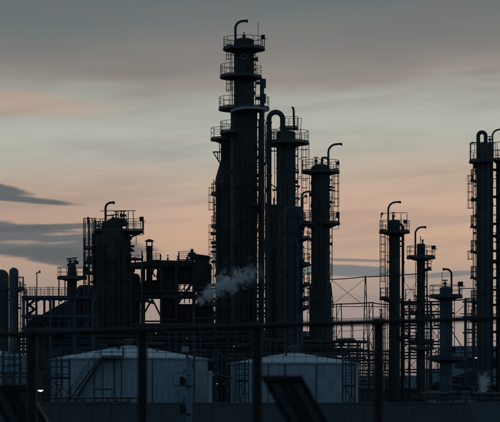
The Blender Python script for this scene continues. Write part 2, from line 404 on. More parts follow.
# ------------------------------------------------------------------ the setting
gb = MB(); gb.v = [(-3500, -300, 0), (3500, -300, 0), (3500, 6000, 0), (-3500, 6000, 0)]; gb.f = [(0, 1, 2, 3)]
tag(gb.build('ground', GROUND), 'dark gravel ground of the plant', None, kind='structure')

# ------------------------------------------------------------------ the tall columns
CG = 'distillation columns of the refinery'
# tallest column
t = Thing('distillation_column', 'tallest dark column with stacked ring platforms and a ring mark near its top', 'column', 244, 150, CG); k = t.k
shell(t, [(38, 10.1), (108, 10.1), (113, 13.4), (999, 13.4)], m=DARK2, dome=.3)
zt = t.Z(38)
t.add('head_knob', MB().tube([(0, 0, zt-.1), (0, 0, zt+.35)], .22, 10).tube([(0, 0, zt+.3), (0, 0, zt+.75)], .07, 6), STEEL)
platform(t, 0, 0, 10*k, 21*k, 0, 360, t.Z(48.5), 1.35, .55)
platform(t, 0, 0, 10*k, 24*k, 120, 290, t.Z(76.5), 1.45, .4)
platform(t, 0, 0, 10*k, 18*k, -70, 60, t.Z(77), 1.3, .5)
platform(t, 0, 0, 12*k, 25.3*k, 0, 360, t.Z(108.5), 1.4, .45)
platform(t, 0, 0, 13*k, 24*k, 130, 250, t.Z(132.5), 1.35, .6)
platform(t, 0, 0, 13*k, 19*k, -60, 40, t.Z(205), 1.2, .5)
gooseneck(t, -8.5*k, -.6, t.Z(47), t.Z(21.8), 12*k, 1.25*k)
t.add('antenna', MB().tube([(14.2*k, 0, t.Z(48)), (14.2*k, 0, t.Z(22))], .035, 5), STEEL)
floodlight(t, 18*k, -.4, t.Z(48), 1.15, 1, .38)
ringm = MB(); ringm.tube([(2.7*k*cos(a), -10.15*k-.03, 2.7*k*sin(a)+t.Z(58)) for a in [2*pi*i/20 for i in range(21)]], .075, 6)
t.add('ring_mark', ringm, mat('ring_mark_blue', (.28, .40, .52), .5, .1), None)
lp = MB().tube([(x*k, -(26.2-abs(x-5)*.12)*k, t.Z(y_)) for x, y_ in ((-13, 114.5), (-10, 112.6), (-6, 111.6), (0, 110.9), (6, 110.7), (12, 110.9), (18, 111.4), (22, 112.4), (24, 114))], .16, 8); t.add('shoulder_highlight', lp, mat('highlight_pale', (.5, .56, .6), .5, .15))  # pale tube shaped and coloured as the bright highlight along the shoulder
pipe(t, [(12.5*k, -1.0, t.Z(80)), (16*k, -1.0, t.Z(79)), (18*k, -1.0, t.Z(82)), (18*k, -1.0, 0)], 2.1*k, PIPE, 'side_pipe', 12)
for py in (84, 99): t.add('valve', MB().tube([(11*k, -1, t.Z(py)), (18*k, -1, t.Z(py))], .2, 8).tube([(19*k, -1, t.Z(py+5)), (19.2*k, -1, t.Z(py-4))], .36, 10), STEEL)
pipe(t, [(15.2*k, 1.2, t.Z(118)), (15.2*k, 1.2, 0)], .12, PIPE, 'side_pipe', 8)
ladder(t, -12.4*k, -.2, t.Z(108), t.Z(76), 200); ladder(t, -12.6*k, -.1, t.Z(76), t.Z(48), 200)
ladder(t, -4*k, -13.5*k-.35, t.Z(205), t.Z(132), 270); ladder(t, 4*k, -13.5*k-.35, t.Z(300), t.Z(206), 270)
t.add('basket_bracket', MB().bar((-18*k, -.5, t.Z(90)), (-10*k, -.5, t.Z(90)), .07).bar((-17.5*k, -.5, t.Z(90)), (-17.5*k, -.5, t.Z(78)), .06).bar((-13.5*k, -.5, t.Z(90)), (-13.5*k, -.5, t.Z(78)), .06), STEEL)
t.add('basket_bracket', MB().bar((-18*k, -.5, t.Z(55.5)), (-11*k, -.5, t.Z(55.5)), .07).bar((-17.5*k, -.5, t.Z(55.5)), (-17.5*k, -.5, t.Z(49)), .06), STEEL)
t.add('manway', MB().tube([(9*k, -.8, t.Z(60.3)), (13.2*k, -1.0, t.Z(60.3))], .22, 10).tube([(12.8*k, -1.0, t.Z(60.3)), (13.8*k, -1.02, t.Z(60.3))], .34, 12), DARK)
nozzles(t, 0, 0, 13.4*k, [t.Z(y) for y in (150, 172, 190, 228, 246, 262, 288, 305)])
for i in range(5): pipe(t, [((-9+4.6*i)*k, -13.4*k-.12-.1*(i % 2), t.Z(138+i*17)), ((-9+4.6*i)*k, -13.4*k-.12-.1*(i % 2), 0)], .10, DARK2, 'riser_pipe', 8, 3.1)
for py in range(150, 330, 16):
    t.add('pipe_support', MB().bar((12.5*k, -1, t.Z(py)), (18*k, -1, t.Z(py)), .12), STEEL)
edge_clutter(t, 13.4, 1, [120, 128, 141, 147, 158, 163, 176, 181, 187, 197, 209, 214, 221, 232, 238, 251, 259, 268], 31, (2, 4.5))
edge_clutter(t, 20, 1, [150, 165, 184, 196, 212, 226, 241, 256], 32, (1.5, 3.5), -1)
edge_clutter(t, 10.1, 1, [64, 69, 87, 93], 33, (2, 4))
standoff(t, 15.6, 113, 400, .07, -.4, 13); standoff(t, 21.6, 122, 300, .05, -1.2, 18); standoff(t, 11.6, 50, 107, .05, -.3, 9.5); standoff(t, -11.5, 78, 107, .05, .3, -9.5)
ladder(t, 16.2*k, .6, t.Z(300), t.Z(113), 0)
# companion on its left
t = Thing('distillation_column', 'dark shouldered column hard against the left of the tallest column', 'column', 226, 152, CG); k = t.k
shell(t, [(133, 5.2), (160, 5.2), (178, 10.4), (999, 10.4)], m=DARK2)
platform(t, 0, 0, 5*k, 15.3*k, 0, 360, t.Z(139), 1.4, .5)
platform(t, 0, 0, 10*k, 15*k, 135, 225, t.Z(193.5), 1.25, .4)
platform(t, 0, 0, 10*k, 15*k, 135, 225, t.Z(226), 1.25, .4)
t.add('davit', MB().bar((-13*k, 0, t.Z(152)), (-4*k, 0, t.Z(152)), .16).bar((-12.5*k, 0, t.Z(152.5)), (-5*k, 0, t.Z(165)), .14).bar((-8.5*k, 0, t.Z(152)), (-8*k, 0, t.Z(160)), .12), STEEL)
ladder(t, -12*k, 0, t.Z(226), t.Z(193.5), 180); ladder(t, -12*k, 0, t.Z(300), t.Z(226), 180)
for py in (234, 243, 247, 252, 262): t.add('nozzle', MB().tube([(-9*k, -.4, t.Z(py)), (-(13+random.uniform(0, 3.5))*k, -.4, t.Z(py))], random.uniform(.1, .22), 8), DARK)
pipe(t, [(-8*k, -1.1, t.Z(185)), (-8*k, -1.1, 0)], .16, PIPE, 'riser_pipe', 8, 2.5)
edge_clutter(t, -10.4, -1, [183, 199, 205, 214, 230, 238, 245, 255, 265, 276], 34, (1.5, 4))
standoff(t, -12.2, 180, 400, .06, -.3, -10); standoff(t, -6.5, 141, 162, .06, -.3, -5)
# second column with the inverted U pipe
t = Thing('distillation_column', 'dark column joined to a thick upturned U pipe right of the tallest column', 'column', 286, 147, CG); k = t.k
shell(t, [(130.5, 9.6), (999, 9.6)], m=DARK, dome=.25)
a = [pi*i/16 for i in range(17)]
up = [(-17*k, 0, 0), (-17*k, 0, t.Z(119))]+[(-10.2*k-6.8*k*cos(q), 0, t.Z(119)+6.8*k*sin(q)) for q in a[1:]]+[(-3.4*k, 0, t.Z(133))]
d = pipe(t, up, 2.55*k, DARK, 'overhead_pipe', 16)
fl = MB()
for py in (122, 150, 175, 215, 250): fl.tube([(-17*k, 0, t.Z(py)), (-17*k, 0, t.Z(py)-.18)], 3.1*k, 16)
fl.tube([(-3.4*k, 0, t.Z(127)), (-3.4*k, 0, t.Z(127)-.18)], 3.3*k, 16); t.add('flange', fl, DARK, d)
platform(t, 0, 0, 9.5*k, 23*k, -130, 150, t.Z(142.5), 1.4, .5)
platform(t, 0, 0, 9.5*k, 15*k, 150, 230, t.Z(142.5), 1.3, .4)
rect_platform(t, -1.5*k, 12*k, -1.2, 1.2, t.Z(128), 1.3)
t.add('vent_pipe', MB().tube([(8.2*k, -.3, t.Z(131)), (7.6*k, -.3, t.Z(111)), (7.2*k, -.3, t.Z(108.3)), (5.6*k, -.3, t.Z(107.6))], 1.1*k, 10), PIPE)
t.add('davit', MB().bar((13.5*k, 0, t.Z(142)), (15.5*k, 0, t.Z(118)), .07).bar((15.5*k, 0, t.Z(118)), (12.5*k, 0, t.Z(118.5)), .06).bar((12.5*k, 0, t.Z(118.5)), (13.3*k, 0, t.Z(142)), .05), STEEL)
ladder(t, 15.5*k, -.3, t.Z(220), t.Z(142), 0)
t.add('hanging_rail', MB().tube([(23*k, 0, t.Z(142)), (23*k, 0, t.Z(166))], .045, 5).tube([(9*k, 0, t.Z(149.5)), (23*k, 0, t.Z(149.5))], .04, 5).tube([(9*k, 0, t.Z(178.5)), (23*k, 0, t.Z(178.5))], .045, 5), STEEL)
for py in (187, 199): t.add('step_bracket', MB().box(9*k, 14*k, -.6, .6, t.Z(py), t.Z(py)+.15).bar((9.2*k, 0, t.Z(py+4)), (13.5*k, 0, t.Z(py)), .08), STEEL, None, False)
for py in (147, 151, 183): t.add('pipe_support', MB().bar((-17*k, 0, t.Z(py)), (-8*k, 0, t.Z(py+(6 if py == 183 else 0))), .13), STEEL)
pipe(t, [(-12.2*k, -.5, t.Z(198)), (-12.2*k, -.5, t.Z(240))], .09, PIPE, 'drain_pipe', 8)
nozzles(t, 0, 0, 9.6*k, [t.Z(y) for y in (160, 172, 190)])
for i in range(3): pipe(t, [((-5+4*i)*k, -9.6*k-.12, t.Z(150+9*i)), ((-5+4*i)*k, -9.6*k-.12, 0)], .09, PIPE, 'riser_pipe', 8, 3.4)
edge_clutter(t, 9.6, 1, [148, 156, 165, 170, 182, 193], 35, (2, 5))
edge_clutter(t, -19.4, 1, [140, 168, 190, 205], 36, (1, 3))
standoff(t, 11.8, 145, 206, .07, -.3, 9.4); standoff(t, -11.4, 146, 206, .05, -.3, -9.4); standoff(t, -20.8, 124, 300, .05, -.2, -18)
# blue-grey column in front of it
t = Thing('distillation_column', 'blue grey banded column standing in front of the U pipe column', 'column', 293.5, 141, CG); k = t.k
shell(t, [(206, 9.6), (999, 9.6)], m=GREYC, ring=1.75, dome=.2)
edge_clutter(t, 9.6, 1, [212, 229, 246, 270, 290], 53, (1, 4)); vstub(t, -3*k, 0, t.Z(206.5), .9, .14)
platform(t, 0, 0, 9.4*k, 19*k, -60, 60, t.Z(223), 1.4, .5)
platform(t, 0, 0, 9.4*k, 17*k, -60, 60, t.Z(238), 1.3, .4)
for py in (264, 284, 298, 307): platform(t, 0, 0, 9.4*k, 17*k, -50, 50, t.Z(py), 1.2, .4)
gooseneck(t, 8*k, 0, t.Z(222), t.Z(191.8), 9*k, .95*k); gooseneck(t, 9.5*k, .8, t.Z(222), t.Z(196), 4*k, .7*k)
ladder(t, 14*k, .2, t.Z(330), t.Z(238), 0)
pipe(t, [(-8*k, -6.5*k, t.Z(215)), (-8*k, -6.5*k, 0)], .22, PIPE, 'riser_pipe', 10, 3)
pipe(t, [(4*k, -9.7*k-.2, t.Z(240)), (4*k, -9.7*k-.2, 0)], .2, PIPE, 'riser_pipe', 10, 3.6)
nozzles(t, 0, 0, 9.6*k, [t.Z(y) for y in (232, 255, 275, 312)], GREYC)
# dark drum behind
t = Thing('distillation_column', 'plain black column behind the thick U pipe', 'column', 274.5, 157, CG); k = t.k
shell(t, [(204.5, 9.6), (999, 9.6)], m=DARK2, dome=.15)
rect_platform(t, -9*k, 2*k, -10.5*k, -8.5*k, t.Z(232), 1.2)
nozzles(t, 0, 0, 9.6*k, [t.Z(y) for y in (215, 222, 250)])
# third column
t = Thing('distillation_column', 'dark domed column with a tall hooked vent between the U pipe column and the open sky', 'column', 320.5, 148, CG); k = t.k
shell(t, [(164, 8), (167.5, 9.4), (282, 9.4), (287, 11.3), (999, 11.3)], m=DARK, dome=.35)
platform(t, 0, 0, 9.2*k, 19*k, 0, 360, t.Z(171.5), 1.35, .4)
platform(t, 0, 0, 9.2*k, 19.5*k, -75, 75, t.Z(223), 1.3, .6); platform(t, 0, 0, 9.2*k, 18*k, 120, 230, t.Z(223.5), 1.3, .6)
gooseneck(t, 7.8*k, 0, t.Z(171), t.Z(144.2), 13.5*k, 1.05*k)
up = [(1*k, -.5, t.Z(166)), (1*k, -.5, t.Z(161))]+[(4.2*k-3.2*k*cos(q), -.5, t.Z(161)+3.2*k*sin(q)) for q in a[1:]]+[(7.4*k, -.5, t.Z(170))]
pipe(t, up, .95*k, DARK, 'overhead_pipe', 12)
vstub(t, -4.5*k, 0, t.Z(165), 1.0, .15); vstub(t, 2*k, .3, t.Z(164), .9, .1)
floodlight(t, 16.5*k, 0, t.Z(171.5), .9, -1, .3)
ladder(t, 13*k, 0, t.Z(223), t.Z(171.5), 0); 
t.add('hanging_rail', MB().tube([(17.5*k, 0, t.Z(171)), (17.5*k, 0, t.Z(216)), (18*k, 0, t.Z(229)), (11*k, 0, t.Z(229))], .045, 5), STEEL)
for py in (188, 203, 191): t.add('cable_bracket', MB().box(9*k, 14*k, -.3, .2, t.Z(py), t.Z(py)+.12).tube([(10*k, -.1, t.Z(py)), (10*k, -.1, t.Z(py-2))], .15, 6), STEEL)
t.add('junction_box', MB().box(15.5*k, 19*k, -.3, .3, t.Z(218), t.Z(212.5)), BLACK, None, False)
t.add('nozzle', MB().tube([(8*k, -.3, t.Z(244)), (11.5*k, -.3, t.Z(244))], .18, 10).tube([(10.5*k, -.3, t.Z(244)), (12*k, -.3, t.Z(244))], .26, 10), DARK)
t.add('base_ladder_frame', MB().bar((10*k, -.4, t.Z(282)), (13*k, -.4, t.Z(308)), .1).bar((12*k, -.4, t.Z(300)), (12*k, -.4, 0), .12), STEEL)
for i in range(3): pipe(t, [((-5+5*i)*k, -11.3*k-.1, t.Z(180+20*i)), ((-5+5*i)*k, -11.3*k-.1, 0)], .08, DARK, 'riser_pipe', 8, 3.2)
edge_clutter(t, 9.4, 1, [180, 196, 207, 236, 252, 262], 37, (1, 4))
standoff(t, 11.5, 174, 282, .06, -.3, 9.2); standoff(t, -11.2, 174, 222, .05, -.3, -9.2); edge_clutter(t, -9.4, -1, [184, 195, 206, 214, 240, 255], 41, (1, 4))
# slim columns on the right
t = Thing('distillation_column', 'slim dark column with the taller hooked vent, left of the shorter slim column', 'column', 394.5, 150, CG); k = t.k
shell(t, [(220, 5.6), (999, 5.6)], m=DARK2, dome=.2)
platform(t, 0, 0, 5.4*k, 15.3*k, 0, 360, t.Z(231.5), 1.35, .45)
hr = MB()
for x in (-13.5, -2, 6.5, 12.5): hr.tube([(x*k, 0, t.Z(231)), (x*k, 0, t.Z(213.5))], .045, 5)
hr.tube([(-13.5*k, 0, t.Z(213.5)), (12.5*k, 0, t.Z(212.5))], .04, 5); t.add('lighting_frame', hr, STEEL)
floodlight(t, 9.5*k, -.5, t.Z(231.5), 1.05, 1, .33); floodlight(t, -12.8*k, .2, t.Z(217), .35, -1, .2)
gooseneck(t, -6.4*k, -.4, t.Z(231), t.Z(202.4), 12.3*k, .95*k)
vstub(t, -1*k, 0, t.Z(220), 1.0, .13)
pipe(t, [(4*k, .4, t.Z(224)), (6.6*k, .4, t.Z(224)), (8.6*k, .4, t.Z(227)), (8.6*k, .4, 0)], 1.4*k, DARK2, 'side_pipe', 10)
for py in (236, 241, 246, 299): t.add('pipe_support', MB().bar((5*k, .4, t.Z(py)), (8.6*k, .4, t.Z(py)), .2), STEEL)
ladder(t, -9*k, 0, t.Z(298), t.Z(231.5), 180); ladder(t, -9*k, 0, 0, t.Z(298), 180)
platform(t, 0, 0, 5.4*k, 15*k, 120, 240, t.Z(298), 1.25, .5)
t.add('hanging_rail', MB().tube([(-14.5*k, 0, t.Z(231)), (-14.5*k, 0, t.Z(298))], .045, 5), STEEL)
platform(t, 0, 0, 5.4*k, 14*k, -50, 30, t.Z(336), 1.2, .5)
standoff(t, -7.2, 234, 400, .05, -.3, -5.4); edge_clutter(t, -5.6, -1, [240, 252, 262, 275, 290, 310, 322], 42, (1, 3)); edge_clutter(t, 10, 1, [245, 262, 280, 292, 310, 325], 43, (.8, 2.5), .4)
t = Thing('distillation_column', 'slim dark column with a spike and lamp, between its taller neighbour and the blue one', 'column', 421, 146, CG); k = t.k
shell(t, [(243.5, 4.1), (999, 4.1)], m=DARK2, dome=.15)
platform(t, 0, 0, 4*k, 14.3*k, 0, 360, t.Z(257), 1.3, .4)
gooseneck(t, -5.8*k, -.3, t.Z(257), t.Z(227.4), 10.4*k, .9*k)
t.add('spike', MB().tube([(-.5*k, 0, t.Z(243)), (-.5*k, 0, t.Z(236))], .05, 6).tube([(1.5*k, 0, t.Z(244)), (1.8*k, 0, t.Z(239.5))], .1, 6).bar((-.5*k, 0, t.Z(240)), (3*k, 0, t.Z(240)), .08), STEEL)
floodlight(t, 11.5*k, -.2, t.Z(257), 1.0, 1, .36)
t.add('hanging_rail', MB().tube([(11.5*k, 0, t.Z(257)), (11.5*k, 0, t.Z(261)), (4*k, 0, t.Z(261))], .04, 5), STEEL)
for py, a0, a1 in ((268.5, -50, 40), (311.5, 140, 220), (316, -50, 40), (341, 0, 180), (348, 130, 410)): platform(t, 0, 0, 4*k, (10.5 if py < 320 else 13)*k, a0, a1, t.Z(py), 1.1, .3)
ladder(t, 6.2*k, 0, t.Z(316), t.Z(257), 0, False)
lt = MB()
for sg in (0, 1): lt.bar((6.5*k, .8, t.Z(272)), ((5.5+4*sg)*k, .8, 0), .09)
for i in range(14):
    z = t.Z(272)*(1-i/14); z2 = t.Z(272)*(1-(i+1)/14); w = lambda q: 4*k*(1-q/t.Z(272))
    lt.bar((5.7*k, .8, z), (5.5*k+w(z2), .8, z2), .05)
t.add('lattice_leg', lt, STEEL)
standoff(t, 5.8, 260, 400, .05, -.3, 4); standoff(t, -5.6, 262, 340, .05, -.3, -4); edge_clutter(t, -4.1, -1, [264, 273, 285, 296, 305, 322], 44, (1, 3)); edge_clutter(t, 4.1, 1, [276, 287, 300, 324], 45, (1, 4))
t = Thing('distillation_column', 'short blue grey column whose vent hooks to the left', 'column', 446, 134, CG); k = t.k
shell(t, [(286.5, 5), (288, 6.4), (999, 6.4)], m=BLUEC, dome=.2)
platform(t, 0, 0, 6.2*k, 16.5*k, 0, 360, t.Z(296), 1.2, .4)
platform(t, 0, 0, 6.2*k, 19*k, 0, 360, t.Z(358), 1.15, .5, BSTEEL)
gooseneck(t, 5.3*k, -.3, t.Z(295), t.Z(269.4), -8.3*k, 1.0*k)
vstub(t, -1*k, 0, t.Z(286.5), .75, .16); t.add('rod', MB().tube([(-4*k, 0, t.Z(290)), (-4*k, 0, t.Z(272))], .035, 5), STEEL)
floodlight(t, 13*k, -.2, t.Z(296), 1.15, 1, .42)
t.add('hanging_rail', MB().tube([(16*k, 0, t.Z(296)), (16*k, 0, t.Z(300)), (8*k, 0, t.Z(300))], .04, 5), STEEL)
ladder(t, 2*k, -6.4*k-.4, t.Z(358), t.Z(296), 270)
t.add('junction_box', MB().box(6*k, 9*k, -.4, .1, t.Z(353), t.Z(347)), BLACK, None, False)
t.add('nozzle', MB().tube([(5*k, 0, t.Z(313)), (8*k, 0, t.Z(313))], .12, 8), BLUEC)
standoff(t, 8.2, 299, 356, .05, -.3, 6.3); standoff(t, -8, 301, 400, .05, -.3, -6.3)
# large column at the right edge and its neighbour
t = Thing('distillation_column', 'wide dark column with a small upturned U pipe on top near the right edge', 'column', 484.8, 138, CG); k = t.k
shell(t, [(142.5, 8.4), (999, 8.4)], m=BLUEC if False else DARK, dome=.2)
up = [(-7*k, -.6, 0), (-7*k, -.6, t.Z(136.5))]+[(-3.3*k-3.7*k*cos(q), -.6, t.Z(136.5)+3.7*k*sin(q)) for q in a[1:]]+[(.4*k, -.6, t.Z(146))]
pipe(t, up, 1.95*k, DARK, 'overhead_pipe', 14)
platform(t, 0, 0, 8.2*k, 15.6*k, 90, 300, t.Z(161), 2.05, .4)
t.add('lighting_frame', MB().tube([(-14.5*k, 0, t.Z(161)), (-14.5*k, 0, t.Z(144))], .045, 5).tube([(-14.5*k, 0, t.Z(143.5)), (-8*k, 0, t.Z(143))], .05, 5).box(-13.5*k, -11.5*k, -.2, .2, t.Z(143.5), t.Z(142)), STEEL)
vstub(t, 5*k, 0, t.Z(143), .8, .12)
for a_, b_ in ((180, 161), (226, 181), (251, 226), (277, 251), (301, 277), (400, 301)): ladder(t, -11.5*k, 0, t.Z(a_) if a_ < 399 else 0, t.Z(b_), 180)
for py in (180, 226, 251, 277, 301, 320): platform(t, 0, 0, 8.2*k, 14.5*k, 155, 205, t.Z(py), 1.2, .3)
t.add('junction_box', MB().box(-12*k, -8.5*k, -.8, -.3, t.Z(169), t.Z(164)), BLACK, None, False)
nozzles(t, 0, 0, 8.4*k, [t.Z(y) for y in (200, 236, 262, 290, 330, 350)])
pipe(t, [(2.5*k, -8.5*k-.15, t.Z(150)), (2.5*k, -8.5*k-.15, 0)], .16, BLUEC, 'riser_pipe', 10, 3.2)
for i, py in enumerate(range(170, 390, 9)): t.add('pipe_support', MB().bar((8*k, -.2, t.Z(py)), (11.5*k, -.2, t.Z(py)), .1 if i % 3 else .3), STEEL)
standoff(t, -9.8, 163, 400, .05, -.3, -8.3); edge_clutter(t, -8.4, -1, [172, 186, 197, 208, 216, 233, 243, 258, 268, 285, 294, 308, 325], 46, (1, 4.5))
t = Thing('distillation_column', 'dark column cut off by the right edge with a hooked vent', 'column', 507, 138, CG); k = t.k
shell(t, [(155.5, 8), (160, 11), (999, 11)], m=DARK)
gooseneck(t, -14.6*k, 0, t.Z(160), t.Z(129.6), 11*k, .85*k)
t.add('vent_support', MB().bar((-14.6*k, 0, t.Z(160.5)), (-9*k, 0, t.Z(163)), .14), STEEL)
platform(t, 0, 0, 10.8*k, 17*k, 60, 130, t.Z(160), 1.3, .4); platform(t, 0, 0, 10.8*k, 14*k, 180, 330, t.Z(142+18), 2.0, .3)
nozzles(t, 0, 0, 11*k, [t.Z(y) for y in (200, 250, 300)])

# ------------------------------------------------------------------ left process block
def frame(t, xs, y0, y1, zs, m=STEEL, w=.28, braces=(), deck=True, rails=True, parent=None):
    """open steel frame: a post at each x front and back, beams at each level"""
    zt = max(zs)
    for x in xs:
        for y in (y0, y1): t.add('post', MB().box(x-w/2, x+w/2, y-w/2, y+w/2, 0, zt), m, parent, False)
    for z in zs:
        for y in (y0, y1): t.add('beam', MB().box(min(xs)-w/2-.1, max(xs)+w/2+.1, y-w*.4, y+w*.4, z, z+w*1.1), m, parent, False)
        for x in xs: t.add('cross_beam', MB().box(x-w*.35, x+w*.35, y0+w*.41, y1-w*.41, z+.02, z+w), m, parent, False)
    for (x0, z0, x1, z1) in braces:
        t.add('brace', MB().bar((x0, y0, z0), (x1, y0, z1), w*.6), m, parent, False)
t = Thing('reactor_tower', 'broad black tower with caged landings and a hooked vent on the left', 'tower', 112, 150); k = t.k
shell(t, [(221, 10), (228, 10.5), (231, 18), (234, 18.6), (999, 18.6)], 0, 0, DARK2, 48, 2.2, .1)
t.add('head_drum', MB().lathe([(.3, t.Z(217.5)), (9.5*k, t.Z(220)), (10*k, t.Z(226))], 4.5*k, .4, 28), DARK2)
gooseneck(t, -6*k, -1, t.Z(230), t.Z(203.3), 8.7*k, 1.15*k)
fr = MB()
for x in (-11.5, -6, 6.5, 16.5, 21.5): fr.tube([(x*k, -.6, t.Z(231)), (x*k, -.6, t.Z(211.3 if x > -7 else 219))], .055, 5)
fr.tube([(-11.5*k, -.6, t.Z(211.3)), (24*k, -.6, t.Z(211))], .05, 5).tube([(-5*k, -.6, t.Z(216)), (2*k, -.6, t.Z(215.5))], .09, 6).tube([(8*k, -.3, t.Z(214)), (15*k, -.3, t.Z(216.5))], .11, 6)
t.add('overhead_frame', fr, STEEL)
for x, y, h in ((4, 216, .8), (9, 219, 1.3), (11.5, 218, 1.2), (1, 220, .9)): vstub(t, x*k, .1*x, t.Z(y+1.5), h, .14)
rect_platform(t, -17*k, 31.5*k, -2.2, 2.2, t.Z(231), 1.4)
t.add('platform_brace', MB().bar((31*k, 0, t.Z(232)), (17*k, 0, t.Z(238)), .2).bar((26*k, -.5, t.Z(234)), (17*k, -.5, t.Z(234)), .25), STEEL)
t.add('hanging_rail', MB().tube([(31.2*k, -2, t.Z(231)), (31.2*k, -2, t.Z(236)), (20*k, -2, t.Z(236))], .05, 5).tube([(24.5*k, -1, t.Z(231)), (24.5*k, -1, t.Z(245.5)), (20*k, -1, t.Z(246.5))], .05, 5), STEEL)
floodlight(t, 29*k, -1.5, t.Z(231), 1.25, 1, .4)
# caged landings down the left side
for py in (248, 262, 273, 300): rect_platform(t, -28*k, -18*k, -1.6, 1.6, t.Z(py), 1.2)
lf = MB()
for x in (-27.5, -23, -19.3):
    for y in (-1.5, 1.5): lf.box(x*k-.06, x*k+.06, y-.06, y+.06, 0, t.Z(219))
lf.bar((-27.5*k, -1.5, t.Z(219.3)), (-15*k, -1.5, t.Z(219.3)), .1).bar((-23*k, -1.6, t.Z(225)), (-23*k, -1.6, t.Z(218)), .3)
t.add('landing_frame', lf, STEEL, None, False)
for a_, b_ in ((248, 231), (262, 248), (273, 262), (300, 273)): ladder(t, (-25 if a_ != 262 else -21)*k, .3, t.Z(a_), t.Z(b_), 270)
t.add('equipment_box', MB().box(-25*k, -20.5*k, -1, .6, t.Z(262), t.Z(257)).box(-26*k, -22*k, -1, .6, t.Z(273), t.Z(267)), BLACK, None, False)
rect_platform(t, 18*k, 31*k, -1.4, 1.4, t.Z(265.5), 1.3); rect_platform(t, 18*k, 30.5*k, -1.2, 1.2, t.Z(258.5), .9, 'r')
lf = MB()
for x in (30.3, 18.8): lf.box(x*k-.06, x*k+.06, -1.3, -1.18, 0, t.Z(253))
t.add('landing_frame', lf, STEEL, None, False)
for py in (246.5, 251): t.add('nozzle', MB().tube([(17*k, -.6, t.Z(py)), (22.5*k, -.6, t.Z(py))], .15, 8), DARK)
for i in range(6): pipe(t, [((-13+5.2*i)*k, -18.7*k-.1, t.Z(240+7*((i*5) % 4))), ((-13+5.2*i)*k, -18.7*k-.1, 0)], .10+.05*(i % 2), DARK2, 'riser_pipe', 8, 2.7)
nozzles(t, 0, 0, 18.6*k, [t.Z(y) for y in (245, 258, 270, 282, 295, 310)])

edge_clutter(t, 18.6, 1, [238, 243, 249, 255, 270], 38, (1.5, 5))
edge_clutter(t, -18.6, -1, [236, 242, 252, 257, 268, 281, 288], 39, (2, 5))
for x, y_, h in ((-13, 231, 1.2), (-9, 231, .9), (12, 226, 1.5), (15, 229, 1.3)): vstub(t, x*k, -.8, t.Z(y_), h, .15)
# square flue stack
t = Thing('flue_stack', 'square black flue stack with an open capped top beside the broad tower', 'stack', 149.4, 156); k = t.k
b = MB()
b.box(-3*k, 3*k, -.4, .4, t.Z(284), t.Z(246))
t.add('flue', b, DARK2, None, False)
for sx in (-1, 1):
    for sy in (-1, 1): t.add('cap_post', MB().box(sx*2.6*k-.07, sx*2.6*k+.07, sy*.32-.07, sy*.32+.07, t.Z(246), t.Z(241.8)), DARK2, None, False)
t.add('cap', MB().lathe([(.1, t.Z(239)), (4.4*k, t.Z(240.6)), (4.4*k, t.Z(241.8)), (3*k, t.Z(241.9))], 0, 0, 16), DARK2)
t.add('collar', MB().box(-3.5*k, 3.5*k, -.46, .46, t.Z(250), t.Z(248.6)).box(-3.5*k, 3.5*k, -.46, .46, t.Z(246.8), t.Z(246)), DARK2, None, False)
pipe(t, [(5*k, 0, t.Z(266)), (5.6*k, 0, t.Z(262)), (8*k, 0, t.Z(264)), (9*k, 0, t.Z(276)), (9*k, 0, t.Z(283))], .13, PIPE)

# pipe bridge, cooler and furnace to the right of it
t = Thing('process_structure', 'black steel pipe bridge and cooler block between the flue stack and the tallest column', 'structure', 170, 156); k = t.k
zb = [t.Z(y) for y in (268, 298, 329, 350, 372)]
frame(t, [q*k for q in (-38, -27, -8, 7, 24, 40)], -3, 3, zb, STEEL, .34)
t.add('bridge_girder', MB().poly([(-39*k, t.Z(267.5)), (-39*k, t.Z(264)), (-5*k, t.Z(261.5)), (24.5*k, t.Z(262.5)), (24.5*k, t.Z(267.5))], -3.4, 3.4), DARK2, None, False)
t.add('cooler_box', MB().poly([(25*k, t.Z(290)), (25*k, t.Z(257)), (27*k, t.Z(255.5)), (39*k, t.Z(257.2)), (39.3*k, t.Z(290))], -3.6, 3.6), DARK2, None, False)
t.add('cooler_rim', MB().box(24*k, 40*k, -3.8, 3.8, t.Z(259), t.Z(257.6)), DARK2, None, False)
rect_platform(t, 8.5*k, 20.5*k, -2, 2, t.Z(261.3), 1.2)
b = MB().tube([(22*k, 0, t.Z(262)), (22*k, 0, t.Z(252))], .3, 10).tube([(18*k, 0, t.Z(255)), (26*k, 0, t.Z(254.3))], .25, 8).lathe([(.05, t.Z(248.6)), (1.7*k, t.Z(249.8)), (1.7*k, t.Z(251.5)), (.5*k, t.Z(252.6))], 22*k, 0, 14)
t.add('relief_valve', b, STEEL)
for y0_, y1_, x0_, x1_ in ((280, 299, -29, 5), (269, 284, -14, 6), (305, 330, -10, 45), (283, 300, -40, -24), (330, 352, -42, 48), (352, 378, -42, 48)):
    rr = (y1_-y0_)/2*k; zc = t.Z((y0_+y1_)/2)
    pr = [(.05, 0), (rr*.6, .12*rr), (rr*.9, .35*rr), (rr, .6*rr)]
    pts = [(x0_*k+q, 0, zc) for r_, q in pr]+[(x1_*k-q, 0, zc) for r_, q in pr[::-1]]
    d = t.add('drum', MB().tube(pts, [r_ for r_, q in pr]+[r_ for r_, q in pr[::-1]], 24), DARK2)
    sd = MB()
    for f_ in (.2, .8): xx = (x0_+(x1_-x0_)*f_)*k; sd.box(xx-.15, xx+.15, -rr*.7, rr*.7, zc-rr*1.15, zc-rr*.6)
    t.add('saddle', sd, DARK2, d, False)
t.add('duct', MB().box(-39*k, -30*k, -1.5, 2, t.Z(400), t.Z(278)).lathe([(.1, t.Z(273.5)), (3*k, t.Z(274.2)), (5*k, t.Z(278))], -34.5*k, 0, 20), DARK2)
